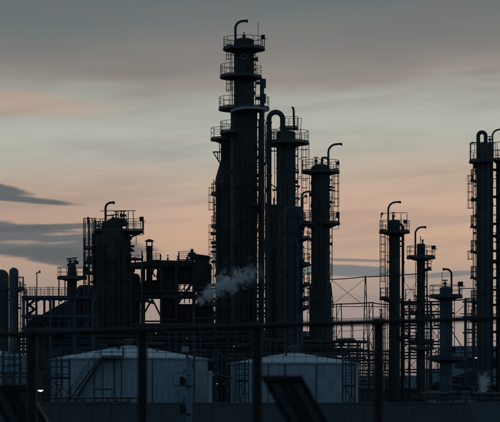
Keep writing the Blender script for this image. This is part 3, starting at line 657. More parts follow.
t.add('exchanger_box', MB().box(-9*k, 6*k, -2.2, 2.2, t.Z(330), t.Z(269)), DARK2, None, False)
t.add('exchanger_box', MB().box(9*k, 24*k, -2, 2.4, t.Z(330), t.Z(304.5)), DARK2, None, False)
t.add('exchanger_box', MB().box(6.6*k, 24.6*k, -2.3, 2.5, t.Z(282.5), t.Z(268.2)), DARK2, None, False)
t.add('exchanger_box', MB().box(27*k, 43*k, -2.1, 2.3, t.Z(345), t.Z(290.5)), DARK2, None, False)
for x0_, y0_, x1_, y1_ in ((-26, 316, -17, 300), (-17, 300, -8, 318), (-23, 300, -28, 313), (8, 268, 6, 284), (-26, 322, -8, 322), (-20, 268, -14, 278), (-14, 268, -20, 279)):
    t.add('brace', MB().bar((x0_*k, -3, t.Z(y0_)), (x1_*k, -3, t.Z(y1_)), .22), STEEL, None, False)
st = MB()                                           # open stair in the gap
for i in range(12):
    f_ = i/11; x = (8+14*f_)*k; z = t.Z(303)+(t.Z(283)-t.Z(303))*f_; st.box(x-.16, x+.16, -1, 0, z-.03, z+.03)
for y in (-1.02, .02): st.bar((7.5*k, y, t.Z(304)), (22.5*k, y, t.Z(283)), .08, .24); st.bar((7.5*k, y, t.Z(297)), (22.5*k, y, t.Z(276)), .07)
st.box(7*k, 25*k, -1.2, 1.2, t.Z(284), t.Z(282.6)); t.add('stair', st, STEEL, None, False)
for i in range(9):
    z = t.Z(294+i*6.5)+.1; pipe(t, [(-41*k if i > 4 or i == 0 else 24*k, -3.5-.1*(i % 3), z), (46*k, -3.5-.1*(i % 3), z)], .10+.07*(i % 3), PIPE if i % 3 else BSTEEL)

rnd = random.Random(51)
for i in range(16):                                 # pipes, hand valves and short rails along the top and face
    x = rnd.uniform(-36, 22); vstub(t, x*k, rnd.uniform(-2.5, 2), t.Z(263.5), rnd.uniform(.4, 1.1), rnd.uniform(.06, .14)) if i < 7 else None
    x0_ = rnd.uniform(-38, 10); y0_ = rnd.uniform(270, 322); pipe(t, [(x0_*k, -3.5, t.Z(y0_)), ((x0_+rnd.uniform(4, 14))*k, -3.6, t.Z(y0_)), ((x0_+14)*k, -3.6, t.Z(min(y0_+rnd.uniform(4, 26), max(y0_+2, 297) if x0_ < -6 else 330)))], rnd.uniform(.06, .2), PIPE) if not (-28 < x0_ < -8 and y0_ > 292) and not x0_+14 > 8 else None
for y_ in (286, 290, 294, 299): t.add('gap_rail', MB().tube([(6*k, -2.6, t.Z(y_)), (25*k, -2.6, t.Z(y_+.4))], .05 if y_ != 294 else .12, 6), STEEL)
for x in (10.5, 15, 20): t.add('gap_post', MB().tube([(x*k, -2.7, t.Z(304)), (x*k, -2.7, t.Z(283))], .07, 6), STEEL)
rect_platform(t, -22*k, -9*k, -2, 2, t.Z(261.8), 1.0)
edge_clutter(t, 39.3, 1, [258, 263, 268, 274, 280, 286], 52, (1.5, 5))
# far left vertical drums
for px, r, top, lab in ((13.8, 4.7, 267.5, 'tall round topped blue grey vessel, the narrower taller one at the left edge'), (1.5, 7.4, 269.5, 'round topped dark vessel cut off by the left edge')):
    t = Thing('pressure_vessel', lab, 'vessel', px, 140 if px > 10 else 143); k = t.k
    shell(t, [(top, r), (999, r)], m=BLUEC if px > 10 else DARK, dome=1.0, ring=4.0)
    if px > 10:
        platform(t, 0, 0, r*k, 10.5*k, -60, 60, t.Z(289), 1.4, .3); ladder(t, 6.5*k, 0, t.Z(350), t.Z(289), 0)
        t.add('handrail_frame', MB().tube([(9.8*k, 0, t.Z(289)), (9.8*k, 0, t.Z(277)), (5*k, 0, t.Z(277))], .05, 5).tube([(9.8*k, 0, t.Z(289)), (9.8*k, 0, t.Z(302))], .05, 5), STEEL)
        t.add('junction_box', MB().box(5.2*k, 9*k, -.3, .3, t.Z(289), t.Z(286.6)).box(4.5*k, 7*k, -.3, .3, t.Z(309), t.Z(307)), BLACK, None, False)
    else:
        t.add('girth_ring', MB().sector(0, 0, r*k, r*k+.3, 0, 360, t.Z(290.2), t.Z(288.4), 40), STEEL)
# blue steel access deck
t = Thing('access_deck', 'blue steel framed deck with handrails on the left', 'platform', 52, 140); k = t.k
frame(t, [q*k for q in (-26.5, 0, 24, 42)], -2.5, 2.5, [t.Z(299.5), t.Z(318), t.Z(331)], BSTEEL, .30,
      [(0, t.Z(316), 20*k, t.Z(300)), (-26*k, t.Z(330), -19*k, t.Z(318)), (34*k, t.Z(329), 41*k, t.Z(316))])
rect_platform(t, -27*k, 43*k, -2.7, 2.7, t.Z(298), 1.1, 'lfb', BSTEEL)
for x in (-16.5, -8.5): t.add('post', MB().box(x*k-.13, x*k+.13, 1.2, 1.46, 0, t.Z(299.8)), BSTEEL, None, False)
b = MB()
for i in range(7):
    z0_, z1_ = t.Z(300+4.5*i), t.Z(304.5+4.5*i); b.bar(((-24 if i % 2 else -18)*k, 1, z0_), ((-18 if i % 2 else -24)*k, 1, z1_), .12, .3).bar((-24.5*k, 1, z1_), (-17*k, 1, z1_), .06)
t.add('zigzag_stair', b, STEEL, None, False)
b = MB()
for x in (-22, -4): t.add('hoop_rail', MB().tube([(x*k, 0, t.Z(298)), (x*k, 0, t.Z(286.5)), ((x+5)*k, 0, t.Z(286.5)), ((x+5)*k, 0, t.Z(298))], .05, 5), STEEL)
t.add('weather_mast', MB().tube([(-14.8*k, -.5, t.Z(298)), (-14.8*k, -.5, t.Z(272.5))], .06, 6).tube([(-16*k, -.5, t.Z(273.6)), (-11.5*k, -.5, t.Z(272.4))], .06, 6).box(-13*k, -11.2*k, -.65, -.35, t.Z(273.2), t.Z(270.8)), STEEL)
# gabled shed under and behind it
t = Thing('shed', 'black gabled shed behind the blue steel deck', 'shed', 72, 158); k = t.k
t.add('wall', MB().box(-42*k, 60*k, -4, 4, 0, t.Z(324)), SHEDM, None, False)
t.add('roof', MB().poly([(-43*k, t.Z(324)), (-2*k, t.Z(301.5)), (22*k, t.Z(301)), (61*k, t.Z(324))], -4.4, 4.4), SHEDM, None, False)
for i in range(9): t.add('roof_rib', MB().bar(((-42+5*i)*k, -4.45, t.Z(323.6-2.74*i)), ((-42+5*i)*k, -4.45, 2), .12), SHEDM, None, False)
# squat stack with platform
t = Thing('scrubber_column', 'squat dark column with a round platform rising through the blue deck', 'column', 72, 150); k = t.k
shell(t, [(264, 3.2), (267, 4.1), (275, 4.9), (999, 5.0)], m=DARK2, dome=.2)
platform(t, 0, 0, 4.6*k, 14.8*k, 0, 360, t.Z(277.5), 1.25, .35)
vstub(t, -2*k, 0, t.Z(264), .7, .22); vstub(t, 3*k, .2, t.Z(264.5), .9, .16)
t.add('nozzle', MB().tube([(-5*k, 0, t.Z(265)), (6*k, 0, t.Z(262.8))], .16, 8).box(4.5*k, 6.6*k, -.2, .2, t.Z(264), t.Z(261)), STEEL)
b = MB()
for x in (-13, -7): b.box(x*k-.07, x*k+.07, -.1, .04, 0, t.Z(277.6))
t.add('platform_leg_pair', b, STEEL, None, False)
t = Thing('horizontal_drum', 'black horizontal drum beside the squat column on the left', 'drum', 86, 152); k = t.k
rr = 7*k; zc = t.Z(292)
pr = [(.05, 0), (rr*.6, .12*rr), (rr*.9, .35*rr), (rr, .6*rr)]
t.add('drum', MB().tube([(-9.5*k+q, 0, zc) for r_, q in pr]+[(9.5*k-q, 0, zc) for r_, q in pr[::-1]], [r_ for r_, q in pr]+[r_ for r_, q in pr[::-1]], 24), DARK2)
for x in (-4, 4): t.add('support', MB().box(x*k-.2, x*k+.2, -.6, .6, 0, zc-rr*.8), DARK2, None, False)

# ------------------------------------------------------------------ pipe racks
def pipe_rack(label, px0, px1, D, depth, levels, npipes, bay, m=STEEL, pm=(PIPE, PIPE, BSTEEL), seed=1, rb=(.08, .2), xbrace=True, rail=None, drops=False):
    rnd = random.Random(seed); c = (px0+px1)/2; t = Thing('pipe_rack', label, 'pipe rack', c, D); k = t.k
    x0, x1 = t.X(px0), t.X(px1); n = max(1, int(round((x1-x0)/(bay*k)))); xs = [x0+(x1-x0)*(i+(rnd.uniform(-.25, .25) if 0 < i < n else 0))/n for i in range(n+1)]; zt = t.Z(min(levels))
    pm_ = MB().box(-.1, .1, -.1, .1, 0, zt+.15).mesh('post', m, False)
    for x in xs:
        for y in (0, depth): share(pm_, 'post', t.e, (x, y, 0))
    cb = MB().box(-.08, .08, .102, depth-.102, 0, .2).mesh('cross_beam', m, False); lb = MB().box(x0-.3, x1+.3, -.07, .07, 0, .18).mesh('beam', m, False)
    for py in levels:
        z = t.Z(py)-.2
        for x in xs: share(cb, 'cross_beam', t.e, (x, 0, z))
        for y in (0, depth): share(lb, 'beam', t.e, (0, y, z-.19))
        for i in range(npipes):
            r = rnd.uniform(*rb); y = .3+(depth-.6)*i/max(1, npipes-1)
            b = MB(); a_, b_ = x0-rnd.uniform(0, 1.5), x1+rnd.uniform(0, 1.5)
            pts = [(a_, y, z+.2+r), (b_, y, z+.2+r)]
            if rnd.random() < .45:                  # an expansion loop
                xc = rnd.uniform(x0+1, x1-1); h = rnd.uniform(.6, 1.4); w = rnd.uniform(.5, 1.1)
                pts = [pts[0], (xc-w, y, z+.2+r), (xc-w, y, z+.2+r+h), (xc+w, y, z+.2+r+h), (xc+w, y, z+.2+r), pts[1]]
            b.tube(pts, r, 8); t.add('pipe', b, pm[rnd.randrange(len(pm))])
    if xbrace:
        for i in range(n):
            if i % 2: continue
            za = [0]+sorted(t.Z(p)-.3 for p in levels)
            for lo, hi in zip(za, za[1:]):
                t.add('brace', MB().bar((xs[i], -.12, lo), (xs[i+1], -.12, hi), .07), m, None, False)
                t.add('brace', MB().bar((xs[i+1], -.16, lo), (xs[i], -.16, hi), .07), m, None, False)
    for i in range(int((x1-x0)/1.1) if drops else 0):      # vertical drops, valves and small drums break up the runs
        x = rnd.uniform(x0, x1); za = t.Z(rnd.choice(levels))+rnd.uniform(-.2, 1.3); zb = max(0, za-rnd.uniform(1, 5)); r = rnd.uniform(.05, .17); y = -rnd.uniform(.3, .8); q = rnd.random(); dx = rnd.uniform(-1.2, 1.2); mm = pm[rnd.randrange(len(pm))]
        if q < .55: t.add('drop_pipe', MB().tube([(x+dx, .3, za), (x, y, za), (x, y, zb)], r, 8), mm)
        elif q < .8:
            w = rnd.uniform(.4, 1.4); t.add('small_drum', MB().tube([(x-w, y, za), (x-w+.08, y, za), (x+w-.08, y, za), (x+w, y, za)], [r, r*2.6, r*2.6, r], 12).box(x-.1, x+.1, y-.1, .3, za-r*3.4, za-r*1.5), mm)
        else: t.add('valve', MB().tube([(x, .2, za), (x, y, za)], r, 8).tube([(x, y, za), (x, y-.06, za)], r*2.4, 12), STEEL)
    if rail:
        for y in (-.2,):
            hr = MB(); handrail(hr, densify([(x0, y, t.Z(rail)), (x1, y, t.Z(rail))], 1.0), 1.1); t.add('handrail', hr, m)
    return t
pipe_rack('long low pipe rack behind the stair tank on the left', 18, 135, 146, 2.4, [338, 345, 353], 3, 19, seed=2, drops=True, rail=337, xbrace=False)
pipe_rack('low pipe rack with looped pipes behind the two white tanks', 138, 262, 145, 2.4, [334, 341, 348, 356], 3, 15, seed=3, drops=True, rail=333, xbrace=False)
pipe_rack('pipe rack at the feet of the tall columns behind the right white tank', 266, 358, 143, 2.0, [343, 351, 359], 4, 12, seed=4, drops=True, xbrace=False)
pipe_rack('open pipe rack between the right white tank and the slim columns', 334, 390, 156, 2.0, [352, 361, 371, 382], 3, 11, seed=5, drops=True, rb=(.06, .12))
pipe_rack('tall open pipe rack threaded between the slim columns', 404, 442, 158, 2.0, [302, 312, 326, 342, 356, 370], 2, 11, seed=6, rb=(.05, .12))
pipe_rack('low pipe rack behind the short blue grey column', 448, 500, 150, 2.0, [378, 388], 3, 14, seed=8, rb=(.07, .15))
pipe_rack('narrow scaffold rack between the two slim dark columns', 402, 418, 152, 1.6, [300, 320, 336, 350], 1, 8, seed=9, rb=(.05, .1))
pipe_rack('small rack tight against the right edge column', 466, 474, 146, 1.6, [299, 314, 330, 350], 1, 7, seed=10, rb=(.05, .08), xbrace=False)
pipe_rack('dark pipe rack crammed between the tallest column and the cooler block', 205, 272, 162, 2.4, [286, 300, 314, 328], 4, 11, seed=11, drops=True, rb=(.1, .25))

# ------------------------------------------------------------------ lattice masts and lines
def lattice(label, px, D, top, w0, w1, m=STEEL):
    t = Thing('lattice_mast', label, 'mast', px, D, 'lattice masts carrying the lines'); k = t.k; zt = t.Z(top); a0, a1 = w0*k/2, w1*k/2
    for sx in (-1, 1):
        for sy in (-1, 1): t.add('leg', MB().bar((sx*a1, sy*a1, 0), (sx*a0, sy*a0, zt), .10), m, None, False)
    n = int(zt/1.5); b = MB()
    for i in range(n):
        z0, z1 = zt*i/n, zt*(i+1)/n; q0, q1 = a1+(a0-a1)*i/n, a1+(a0-a1)*(i+1)/n; s_ = 1 if i % 2 else -1
        for sy in (-1, 1): b.bar((-s_*q0, sy*q0, z0), (s_*q1, sy*q1, z1), .055)
        for sx in (-1, 1): b.bar((sx*q0, -s_*q0, z0), (sx*q1, s_*q1, z1), .055)
    t.add('lattice', b, m, None, False)
    t.add('cap_plate', MB().box(-a0-.12, a0+.12, -a0-.12, a0+.12, zt-.02, zt+.12), m, None, False)
    return t
lattice('pointed lattice mast rising highest in the gap right of the domed column', 365.5, 160, 277, .8, 8)
lattice('flat topped lattice mast just right of the domed column', 339, 158, 304.5, 4.5, 8.5)
lattice('thin lattice mast nearest the domed column, low in the right gap', 333, 162, 318, 2, 4)
lattice('thin lattice mast standing alone in the middle of the right gap', 352, 166, 322, 1.5, 4)
lattice('thin lattice mast beside the left slim column in the right gap', 381, 164, 310, 1.5, 4)
lattice('flat topped lattice mast close behind the right of the pointed mast', 371, 154, 303, 3.6, 6)
def line(label, pts, r, cat='cable', nm='overhead_cable', m=STEEL):
    """pts: (px, py, D) with a slight sag between points"""
    rel = pts[0][2]; pts = [(p[0], p[1], rel*QS+(p[2]-rel)) for p in pts]
    w = [((p[0]-250)*p[2]/F, p[2], CZ+(HZ-p[1])*p[2]/F) for p in pts]; full = []
    for p, q in zip(w, w[1:]):
        for i in range(8): f_ = i/8; full.append((p[0]+(q[0]-p[0])*f_, p[1]+(q[1]-p[1])*f_, p[2]+(q[2]-p[2])*f_-.12*f_*(1-f_)))
    full.append(w[-1]); b = full[0]
    o = MB().tube([tuple(v[i]-b[i] for i in range(3)) for v in full], r, 6).build(nm, m, None, True, b); tag(o, label, cat, 'lines across the right gap')
line('upper cable from the domed column over the pointed mast to the slim columns', [(330, 279.6, 148), (365.5, 276.8, 160), (390, 275.4, 150), (418, 273.8, 146)], .07)
line('thicker of the two level lines below the pointed mast top', [(331, 304.6, 149), (339, 304, 158), (371, 302.6, 154), (389, 304.8, 150)], .08)
line('thinner lower of the two level lines below the pointed mast top', [(331, 306.8, 149), (341, 306.4, 157.9), (371, 306.2, 154.2), (389, 306.8, 150)], .05)
line('thin slanting guy wire falling left to right in the right gap', [(333, 281, 148.5), (363, 304.6, 154)], .028)
line('thin slanting guy wire rising left to right in the right gap', [(334, 303, 157), (364.6, 279, 159.8)], .028)
line('thin slanting guy wire between the slim columns falling right', [(404, 281, 150), (417, 298, 146)], .028)
line('thin slanting guy wire between the slim columns falling left', [(417, 281, 146), (404, 299, 150)], .028)
for i, (y0_, y1_, lab) in enumerate(((318, 316.5, 'first'), (324, 325, 'second'), (331, 328, 'third'), (336, 338, 'fourth'))):
    line('thin sagging wire low in the right gap, %s from the top' % lab, [(331, y0_, 149), (352, (y0_+y1_)/2+1.2, 150), (389, y1_, 150)], .03)
line('thin slanting wire right of the short blue column', [(453, 316, 134), (470, 299, 138)], .03)
line('level pipe from the slim columns to the right edge column', [(403, 303.5, 150.2), (418, 302.5, 147), (441, 301, 135), (470, 299, 137)], .08, 'pipe', 'pipe_line')
line('slanting stay wire at the foot of the short blue column', [(452, 331, 134), (464, 350, 141)], .06)

# ------------------------------------------------------------------ white tanks
def tank(label, px, D, r, rim, peak, stair=None):
    t = Thing('storage_tank', label, 'tank', px, D, 'white storage tanks'); k = t.k; R = r*k; zr, zp = t.Z(rim), t.Z(peak)
    n = 20; hgt = zr/4; cache = MB()                # shell plates in four courses, each lapped slightly
    for c in range(4):
        rr = R-.012*c; off = (c % 2)*.5
        b = MB(); a0, a1 = 0.10, 360/n-.10
        b.sector(0, 0, rr-.05, rr, a0, a1, 0.004, hgt-.006, 6); me = b.mesh('plate', TANK)
        for i in range(n):
            o = share(me, 'plate', t.e, (0, 0, c*hgt)); o.rotation_euler = (0, 0, radians((i+off)*360/n))
    t.add('inner_shell', MB().lathe([(.01, zr-.05), (R-.07, zr-.06), (R-.07, 0.01)], 0, 0, 72), TANK)
    t.add('rim', MB().sector(0, 0, R-.1, R+.12, 0, 360, zr-.1, zr+.08, 72), TANK, None, False)
    m_ = 24; me = None
    for i in range(m_):                             # roof plates as wedges, lapped at their seams
        if me is None:
            b = MB(); b.v = [(0, 0, 0)]*0; q = pi/m_*.985; up = .05
            b.v = [(.4, -.05, zp), (.4, .05, zp), (R*cos(q), R*sin(q), zr+.1), (R*cos(q), -R*sin(q), zr+.1), (.4, -.05, zp-up), (.4, .05, zp-up), (R*cos(q), R*sin(q), zr+.1-up), (R*cos(q), -R*sin(q), zr+.1-up)]
            b.f = [(0, 3, 2, 1), (4, 5, 6, 7), (0, 1, 5, 4), (1, 2, 6, 5), (2, 3, 7, 6), (3, 0, 4, 7)]; me = b.mesh('roof_plate', ROOFP, False)
        o = share(me, 'roof_plate', t.e); o.rotation_euler = (0, 0, 2*pi*i/m_)
    t.add('under_roof', MB().lathe([(.05, zp-.1), (R-.15, zr+.02), (R-.15, zr-.04)], 0, 0, 60), ROOFP)
    t.add('roof_vent', MB().lathe([(.05, zp+.85), (.65, zp+.7), (.65, zp+.5), (.35, zp+.45), (.35, zp-.1)], 0, 0, 16), STEEL)
    hr = MB(); handrail(hr, arcpts(0, 0, R-.1, 0, 360, zr+.08, 72), 1.05, .03, False); t.add('handrail', hr, STEEL)
    # pipes and cable down the shell face
    for a_, r_, m2 in ((262, .07, PIPE), (247, .05, PIPE), (289, .06, BSTEEL)):
        ca, sa = cos(radians(a_)), sin(radians(a_)); t.add('down_pipe', MB().tube([((R+.12)*ca, (R+.12)*sa, 0), ((R+.12)*ca, (R+.12)*sa, zr-.1)], r_, 6), m2)
    for i in range(8):
        x = R*(-.85+1.7*i/7); zz = zr+.15+(zp-zr)*(1-abs(x)/R)*.6
        if i % 2: t.add('roof_fitting', MB().tube([(x, -R*.35, zz-.4), (x, -R*.35, zz+.35)], .14, 8).tube([(x, -R*.35, zz+.3), (x, -R*.35, zz+.42)], .24, 8), STEEL)
    return t, R, zr, zp
t, R, zr, zp = tank('wide white tank with an outside stair climbing its left face', 129.5, 136, 78.5, 359.5, 345.5); k = t.k
# stair winding up the shell
A0, A1, n = 219.0, 254.0, 27
rp_ = lambda f_, r_, dz_=0: ((R+r_)*cos(radians(A0+(A1-A0)*f_)), (R+r_)*sin(radians(A0+(A1-A0)*f_)), zr*f_+dz_)
for r_ in (.1, 1.0):
    st = MB()
    for i in range(12): st.bar(rp_(i/12, r_), rp_((i+1)/12, r_), .06, .2)
    t.add('stair_stringer', st, STEEL, None, False)
tread = MB().box(.12, .98, -.15, .15, -.025, .025).mesh('tread', STEEL, False)
for i in range(1, n):
    p_ = rp_(i/n, 0, .12); o = share(tread, 'tread', t.e, p_); o.rotation_euler = (0, 0, radians(A0+(A1-A0)*i/n))
hr = MB(); handrail(hr, [rp_(i/24, 1.0, .1) for i in range(25)], 1.1, .035, False); t.add('stair_handrail', hr, STEEL)
x1 = rp_(1, .5)[0]; yf = -R-.15
rect_platform(t, x1-.1, x1+2.4, yf-.85, yf+1.9, zr+.1, 1.1, 'rf')
lg = MB()
for x in (x1+.1, x1+2.2): lg.box(x-.07, x+.07, yf-.8, yf-.66, 0, zr-.24)
t.add('landing_leg_pair', lg, STEEL, None, False)
tank('white tank with a low cone roof in the middle, right of the wide tank', 293.5, 132, 65, 364, 352.5)
tank('white tank cut off by the left edge', -44, 138, 71, 356.5, 342.5)
# access gantries by the tanks
def gantry(label, px, D, w, top, h_levels, m=BSTEEL):
    t = Thing('ladder_gantry', label, 'gantry', px, D, 'ladder gantries in front of the tanks'); k = t.k; xs = [-w*k/2, w*k/2]
    for x in xs:
        for y in (0, 1.6): t.add('post', MB().box(x-.06, x+.06, y-.06, y+.06, 0, t.Z(top)), m, None, False)
    for py in h_levels:
        for y in (0, 1.6): t.add('rail', MB().bar((xs[0], y, t.Z(py)), (xs[1], y, t.Z(py)), .08), m, None, False)
    dz = t.Z(h_levels[-1]); t.add('deck', MB().box(xs[0]+.07, xs[1]-.07, .07, 1.53, dz-.2, dz-.06), m, None, False)
    t.add('brace', MB().bar((xs[0], -.03, dz), (xs[1], -.03, t.Z(h_levels[-1]+16)), .09), m, None, False)
    ladder(t, 0, .9, 0, t.Z(top), 270, True, m)
    pipe(t, [(xs[1]*.4, -.3, t.Z(top+2)), (xs[1]*.4, -.3, dz-1), (xs[0]*.2, -.3, dz-1.9), (xs[0]*.2, -.3, 0)], .09, m)
gantry('blue ladder gantry left of the stair of the wide tank', 58, 121, 22, 358, [361, 367, 374, 377])
gantry('blue ladder gantry before the tank at the left edge', 11, 122, 17, 350, [353, 359, 366, 372])
gantry('blue ladder gantry at the left of the middle tank', 242, 120, 13, 360, [363, 369, 375, 380])
gantry('blue pipe gantry at the right end of the middle tank', 349, 122, 12, 356, [358, 364, 385])
for px, y0_, D, lab in ((42, 352, 126, 'caged ladder standing between the left edge tank and the wide tank'), (366, 345, 128, 'caged ladder standing right of the middle tank')):
    t = Thing('caged_ladder', lab, 'ladder', px, D); ladder(t, 0, 0, 0, t.Z(y0_), 300, True); ladder(t, .9, .4, 0, t.Z(y0_+6), 240, True)
    for x in (-.6, 1.5): t.add('post', MB().box(x-.07, x+.07, .6, .74, 0, t.Z(y0_-2)), STEEL, None, False)
# pipes and hoops between the tanks
t = Thing('pipe_manifold', 'looped pipes and valves in the gap between the two big white tanks', 'pipes', 221, 130); k = t.k
for i, x in enumerate((-7, -3, 1, 5)):
    up = [(x*k, .4*i, 0), (x*k, .4*i, t.Z(352+3*i))]+[(x*k+1.8*k-1.8*k*cos(q), .4*i, t.Z(352+3*i)+1.8*k*sin(q)) for q in a[1:]]+[(x*k+3.6*k, .4*i, 0)]
    pipe(t, up, .09+.03*(i % 2), BSTEEL if i % 2 else PIPE, 'looped_pipe')
for i in range(6): t.add('valve', MB().tube([(-9*k+3.2*k*i, -.4, t.Z(360+6*i)), (-9*k+3.2*k*i, .9, t.Z(360+6*i))], .16, 8).tube([(-9*k+3.2*k*i, -.4, t.Z(360+6*i)), (-9*k+3.2*k*i, -.5, t.Z(360+6*i))], .21, 12), STEEL)
pipe(t, [(-10.5*k, -1.5, 0), (-10.5*k, -1.5, t.Z(371))], .22, WHITE, 'bollard_pipe')
pipe(t, [(-13*k, -1.0, t.Z(372)), (11*k, -1.0, t.Z(378))], .12, PIPE)
# low pipe run in front of the wide tank
pipe_rack('low pipe run at the foot of the wide tank before its stair', 58, 128, 119, 1.0, [399, 404], 2, 12, seed=14, rb=(.08, .14), xbrace=False)
pipe_rack('low dark pipe run before the pale containers at the right', 425, 510, 118, 1.0, [395.5, 400], 2, 14, seed=16, rb=(.12, .2), xbrace=False, pm=(DARK2, DARK2, PIPE))
pipe_rack('low pipe run before the tank at the left edge', -10, 40, 120, 1.0, [374, 388], 2, 13, seed=15, rb=(.08, .14), xbrace=False)

# ------------------------------------------------------------------ halls behind
def hall(label, px0, px1, D, depth, eave, ridge, wm, rm, n=8):
    t = Thing('industrial_hall', label, 'hall', (px0+px1)/2, D); k = t.k; x0, x1 = t.X(px0), t.X(px1); ze, zr_ = t.Z(eave), t.Z(ridge)
    t.add('wall', MB().box(x0, x1, 0, depth, 0, ze), wm, None, False)
    for i in range(n):                              # standing wall panels
        a_, b_ = x0+(x1-x0)*i/n+.05, x0+(x1-x0)*(i+1)/n-.05; t.add('wall_panel', MB().box(a_, b_, -.12, -.003, .05, ze-.3), wm, None, False)
    b = MB(); m_ = depth/2
    b.v = [(x0-.4, -.6, ze), (x1+.4, -.6, ze), (x1+.4, m_, zr_), (x0-.4, m_, zr_), (x1+.4, depth+.6, ze), (x0-.4, depth+.6, ze),
           (x0-.4, -.6, ze-.25), (x1+.4, -.6, ze-.25), (x1+.4, depth+.6, ze-.25), (x0-.4, depth+.6, ze-.25)]
    b.f = [(0, 1, 2, 3), (3, 2, 4, 5), (6, 9, 8, 7), (0, 6, 7, 1), (5, 4, 8, 9), (1, 7, 8, 4, 2), (0, 3, 5, 9, 6)]
    r_ = t.add('roof', b, rm, None, False)
    for i in range(n*2+1):
        x = x0+(x1-x0)*i/(n*2); t.add('roof_seam', MB().bar((x, -.6, ze+.03), (x, m_, zr_+.03), .09), rm, r_, False)
    return t
hall('high dark process hall behind the wide tank and the broad tower', 27, 146, 172, 12, 333, 329, SHEDM, SHEDM)
hall('low dark hall behind the cooler block and the tallest column', 142, 330, 176, 12, 336, 330, SHEDM, SHEDM)
hall('blue roofed high hall behind the right edge column', 455, 560, 205, 14, 357, 345, mat('slate_sheet', (.06, .08, .095), .7, .2, .4), ROOFB)
hall('lower blue grey hall in front of the blue roofed high hall', 430, 540, 185, 14, 386, 368, mat('slate_sheet', (.06, .08, .095)), ROOFB)
hall('long low grey hall in the gap behind the open pipe rack', 325, 436, 230, 14, 388, 375, mat('slate_sheet', (.06, .08, .095)), ROOFB)
t = Thing('canopy_roof', 'dark slanted canopy roof at the foot of the blue roofed hall', 'roof', 462, 160); k = t.k
t.add('roof', MB().poly([(-32*k, t.Z(384)), (24*k, t.Z(366)), (24*k, t.Z(370)), (-32*k, t.Z(388))], 0, 5), SHEDM, None, False)
t.add('wall', MB().poly([(-31*k, 0), (-31*k, t.Z(388)), (23*k, t.Z(371)), (23*k, 0)], .4, 4.6), SHEDM, None, False)
# white containers in the yard
for i, (px, lab) in enumerate(((435, 'pale container left of the foot of the short blue column'), (463, 'pale blue container right of the foot of the short blue column'))):
    t = Thing('container', lab, 'container', px, 126 if i != 1 else 127, 'pale containers in the yard'); k = t.k; w = (5 if i == 0 else 12)*k
    t.add('body', MB().box(-w, w, 0, 2.3, .15, t.Z(390.5)), mat('pale_blue_paint', (.30, .38, .43), .6, .15, .8, .3), None, False)
    for j in range(9): x = -w+.15+(2*w-.3)*j/8; t.add('rib', MB().box(x-.05, x+.05, -.06, -.003, .3, t.Z(391.5)), mat('pale_blue_paint', (.30, .38, .43)), None, False)
    t.add('base_frame', MB().box(-w-.05, w+.05, -.08, 2.38, 0, .147), STEEL, None, False)
    t.add('top_frame', MB().box(-w-.05, w+.05, -.08, 2.38, t.Z(390.5)+.003, t.Z(389.8)), STEEL, None, False)

# ------------------------------------------------------------------ perimeter wall
t = Thing('perimeter_wall', 'long dark corrugated sheet wall across the foot of the plant', 'wall', 250, 70); k = t.k
zt = t.Z(402.2); pw = 3.0
b = MB(); nn = 20; prof = []
for i in range(nn):
    x = pw*i/nn; q = pw/nn; prof += [(x+q*.05, 0), (x+q*.40, 0), (x+q*.55, -.04), (x+q*.90, -.04)]
prof.append((pw-.01, 0)); m_ = len(prof)
b.v = [(x, y, .02) for x, y in prof]+[(x, y, zt-.08) for x, y in prof]+[(x, .05, .02) for x, y in prof]+[(x, .05, zt-.08) for x, y in prof]
for i in range(m_-1): b.f += [(i, i+1, m_+i+1, m_+i), (2*m_+i+1, 2*m_+i, 3*m_+i, 3*m_+i+1), (m_+i, m_+i+1, 3*m_+i+1, 3*m_+i)]
pme = b.mesh('sheet_panel', WALLM, False); post = MB().box(-.06, .06, .06, .2, 0, zt-.1).mesh('post', WALLM, False); cap = MB().box(0, pw-.006, -.09, .12, zt-.075, zt).mesh('capping', WALLM, False)
for i in range(-8, 8):
    x = i*pw; share(pme, 'sheet_panel', t.e, (x, 0, 0)); share(post, 'post', t.e, (x, 0, 0)); share(cap, 'capping', t.e, (x, 0, 0))
t = Thing('concrete_abutment', 'grey concrete abutment with a slanted end at the bottom right', 'wall', 485, 60); k = t.k
t.add('block', MB().poly([(t.X(471), t.Z(401.5)), (t.X(560), t.Z(400.5)), (t.X(560), 0), (t.X(486), 0)], 0, 1.2), mat('pale_concrete', (.17, .185, .195), .85, .2, .8, .3, (.1, .1, .1), bump=.3), None, False)
# equipment mast before the wall
MASTM = mat('mast_paint', (.24, .32, .38), .6, .2, 1.5, .3)
t = Thing('equipment_mast', 'blue grey steel mast with a crossarm and equipment boxes before the wide tank', 'mast', 188.5, 64); k = t.k
t.add('pole', MB().box(-2.6*k, 2.6*k, -.13, .13, 0, t.Z(357)), MASTM, None, False)
t.add('pole_flange', MB().box(1.2*k, 3.6*k, -.17, .17, 0, t.Z(359)), MASTM, None, False)
t.add('sign_plate', MB().box(-6.8*k, .2*k, -.2, -.15, t.Z(351.8), t.Z(346.6)), mat('pale_sign', (.55, .45, .43), .6, .1, 2.0), None, False)
t.add('sign_bracket', MB().box(-2.5*k, -.8*k, -.14, -.04, t.Z(357.5), t.Z(347)), BSTEEL, None, False)
t.add('crossarm', MB().bar((-18*k, -.18, t.Z(372.8)), (26*k, -.18, t.Z(374.8)), .07, .075), mat('pale_crossarm', (.30, .38, .43), .6, .2, 2), None, False)
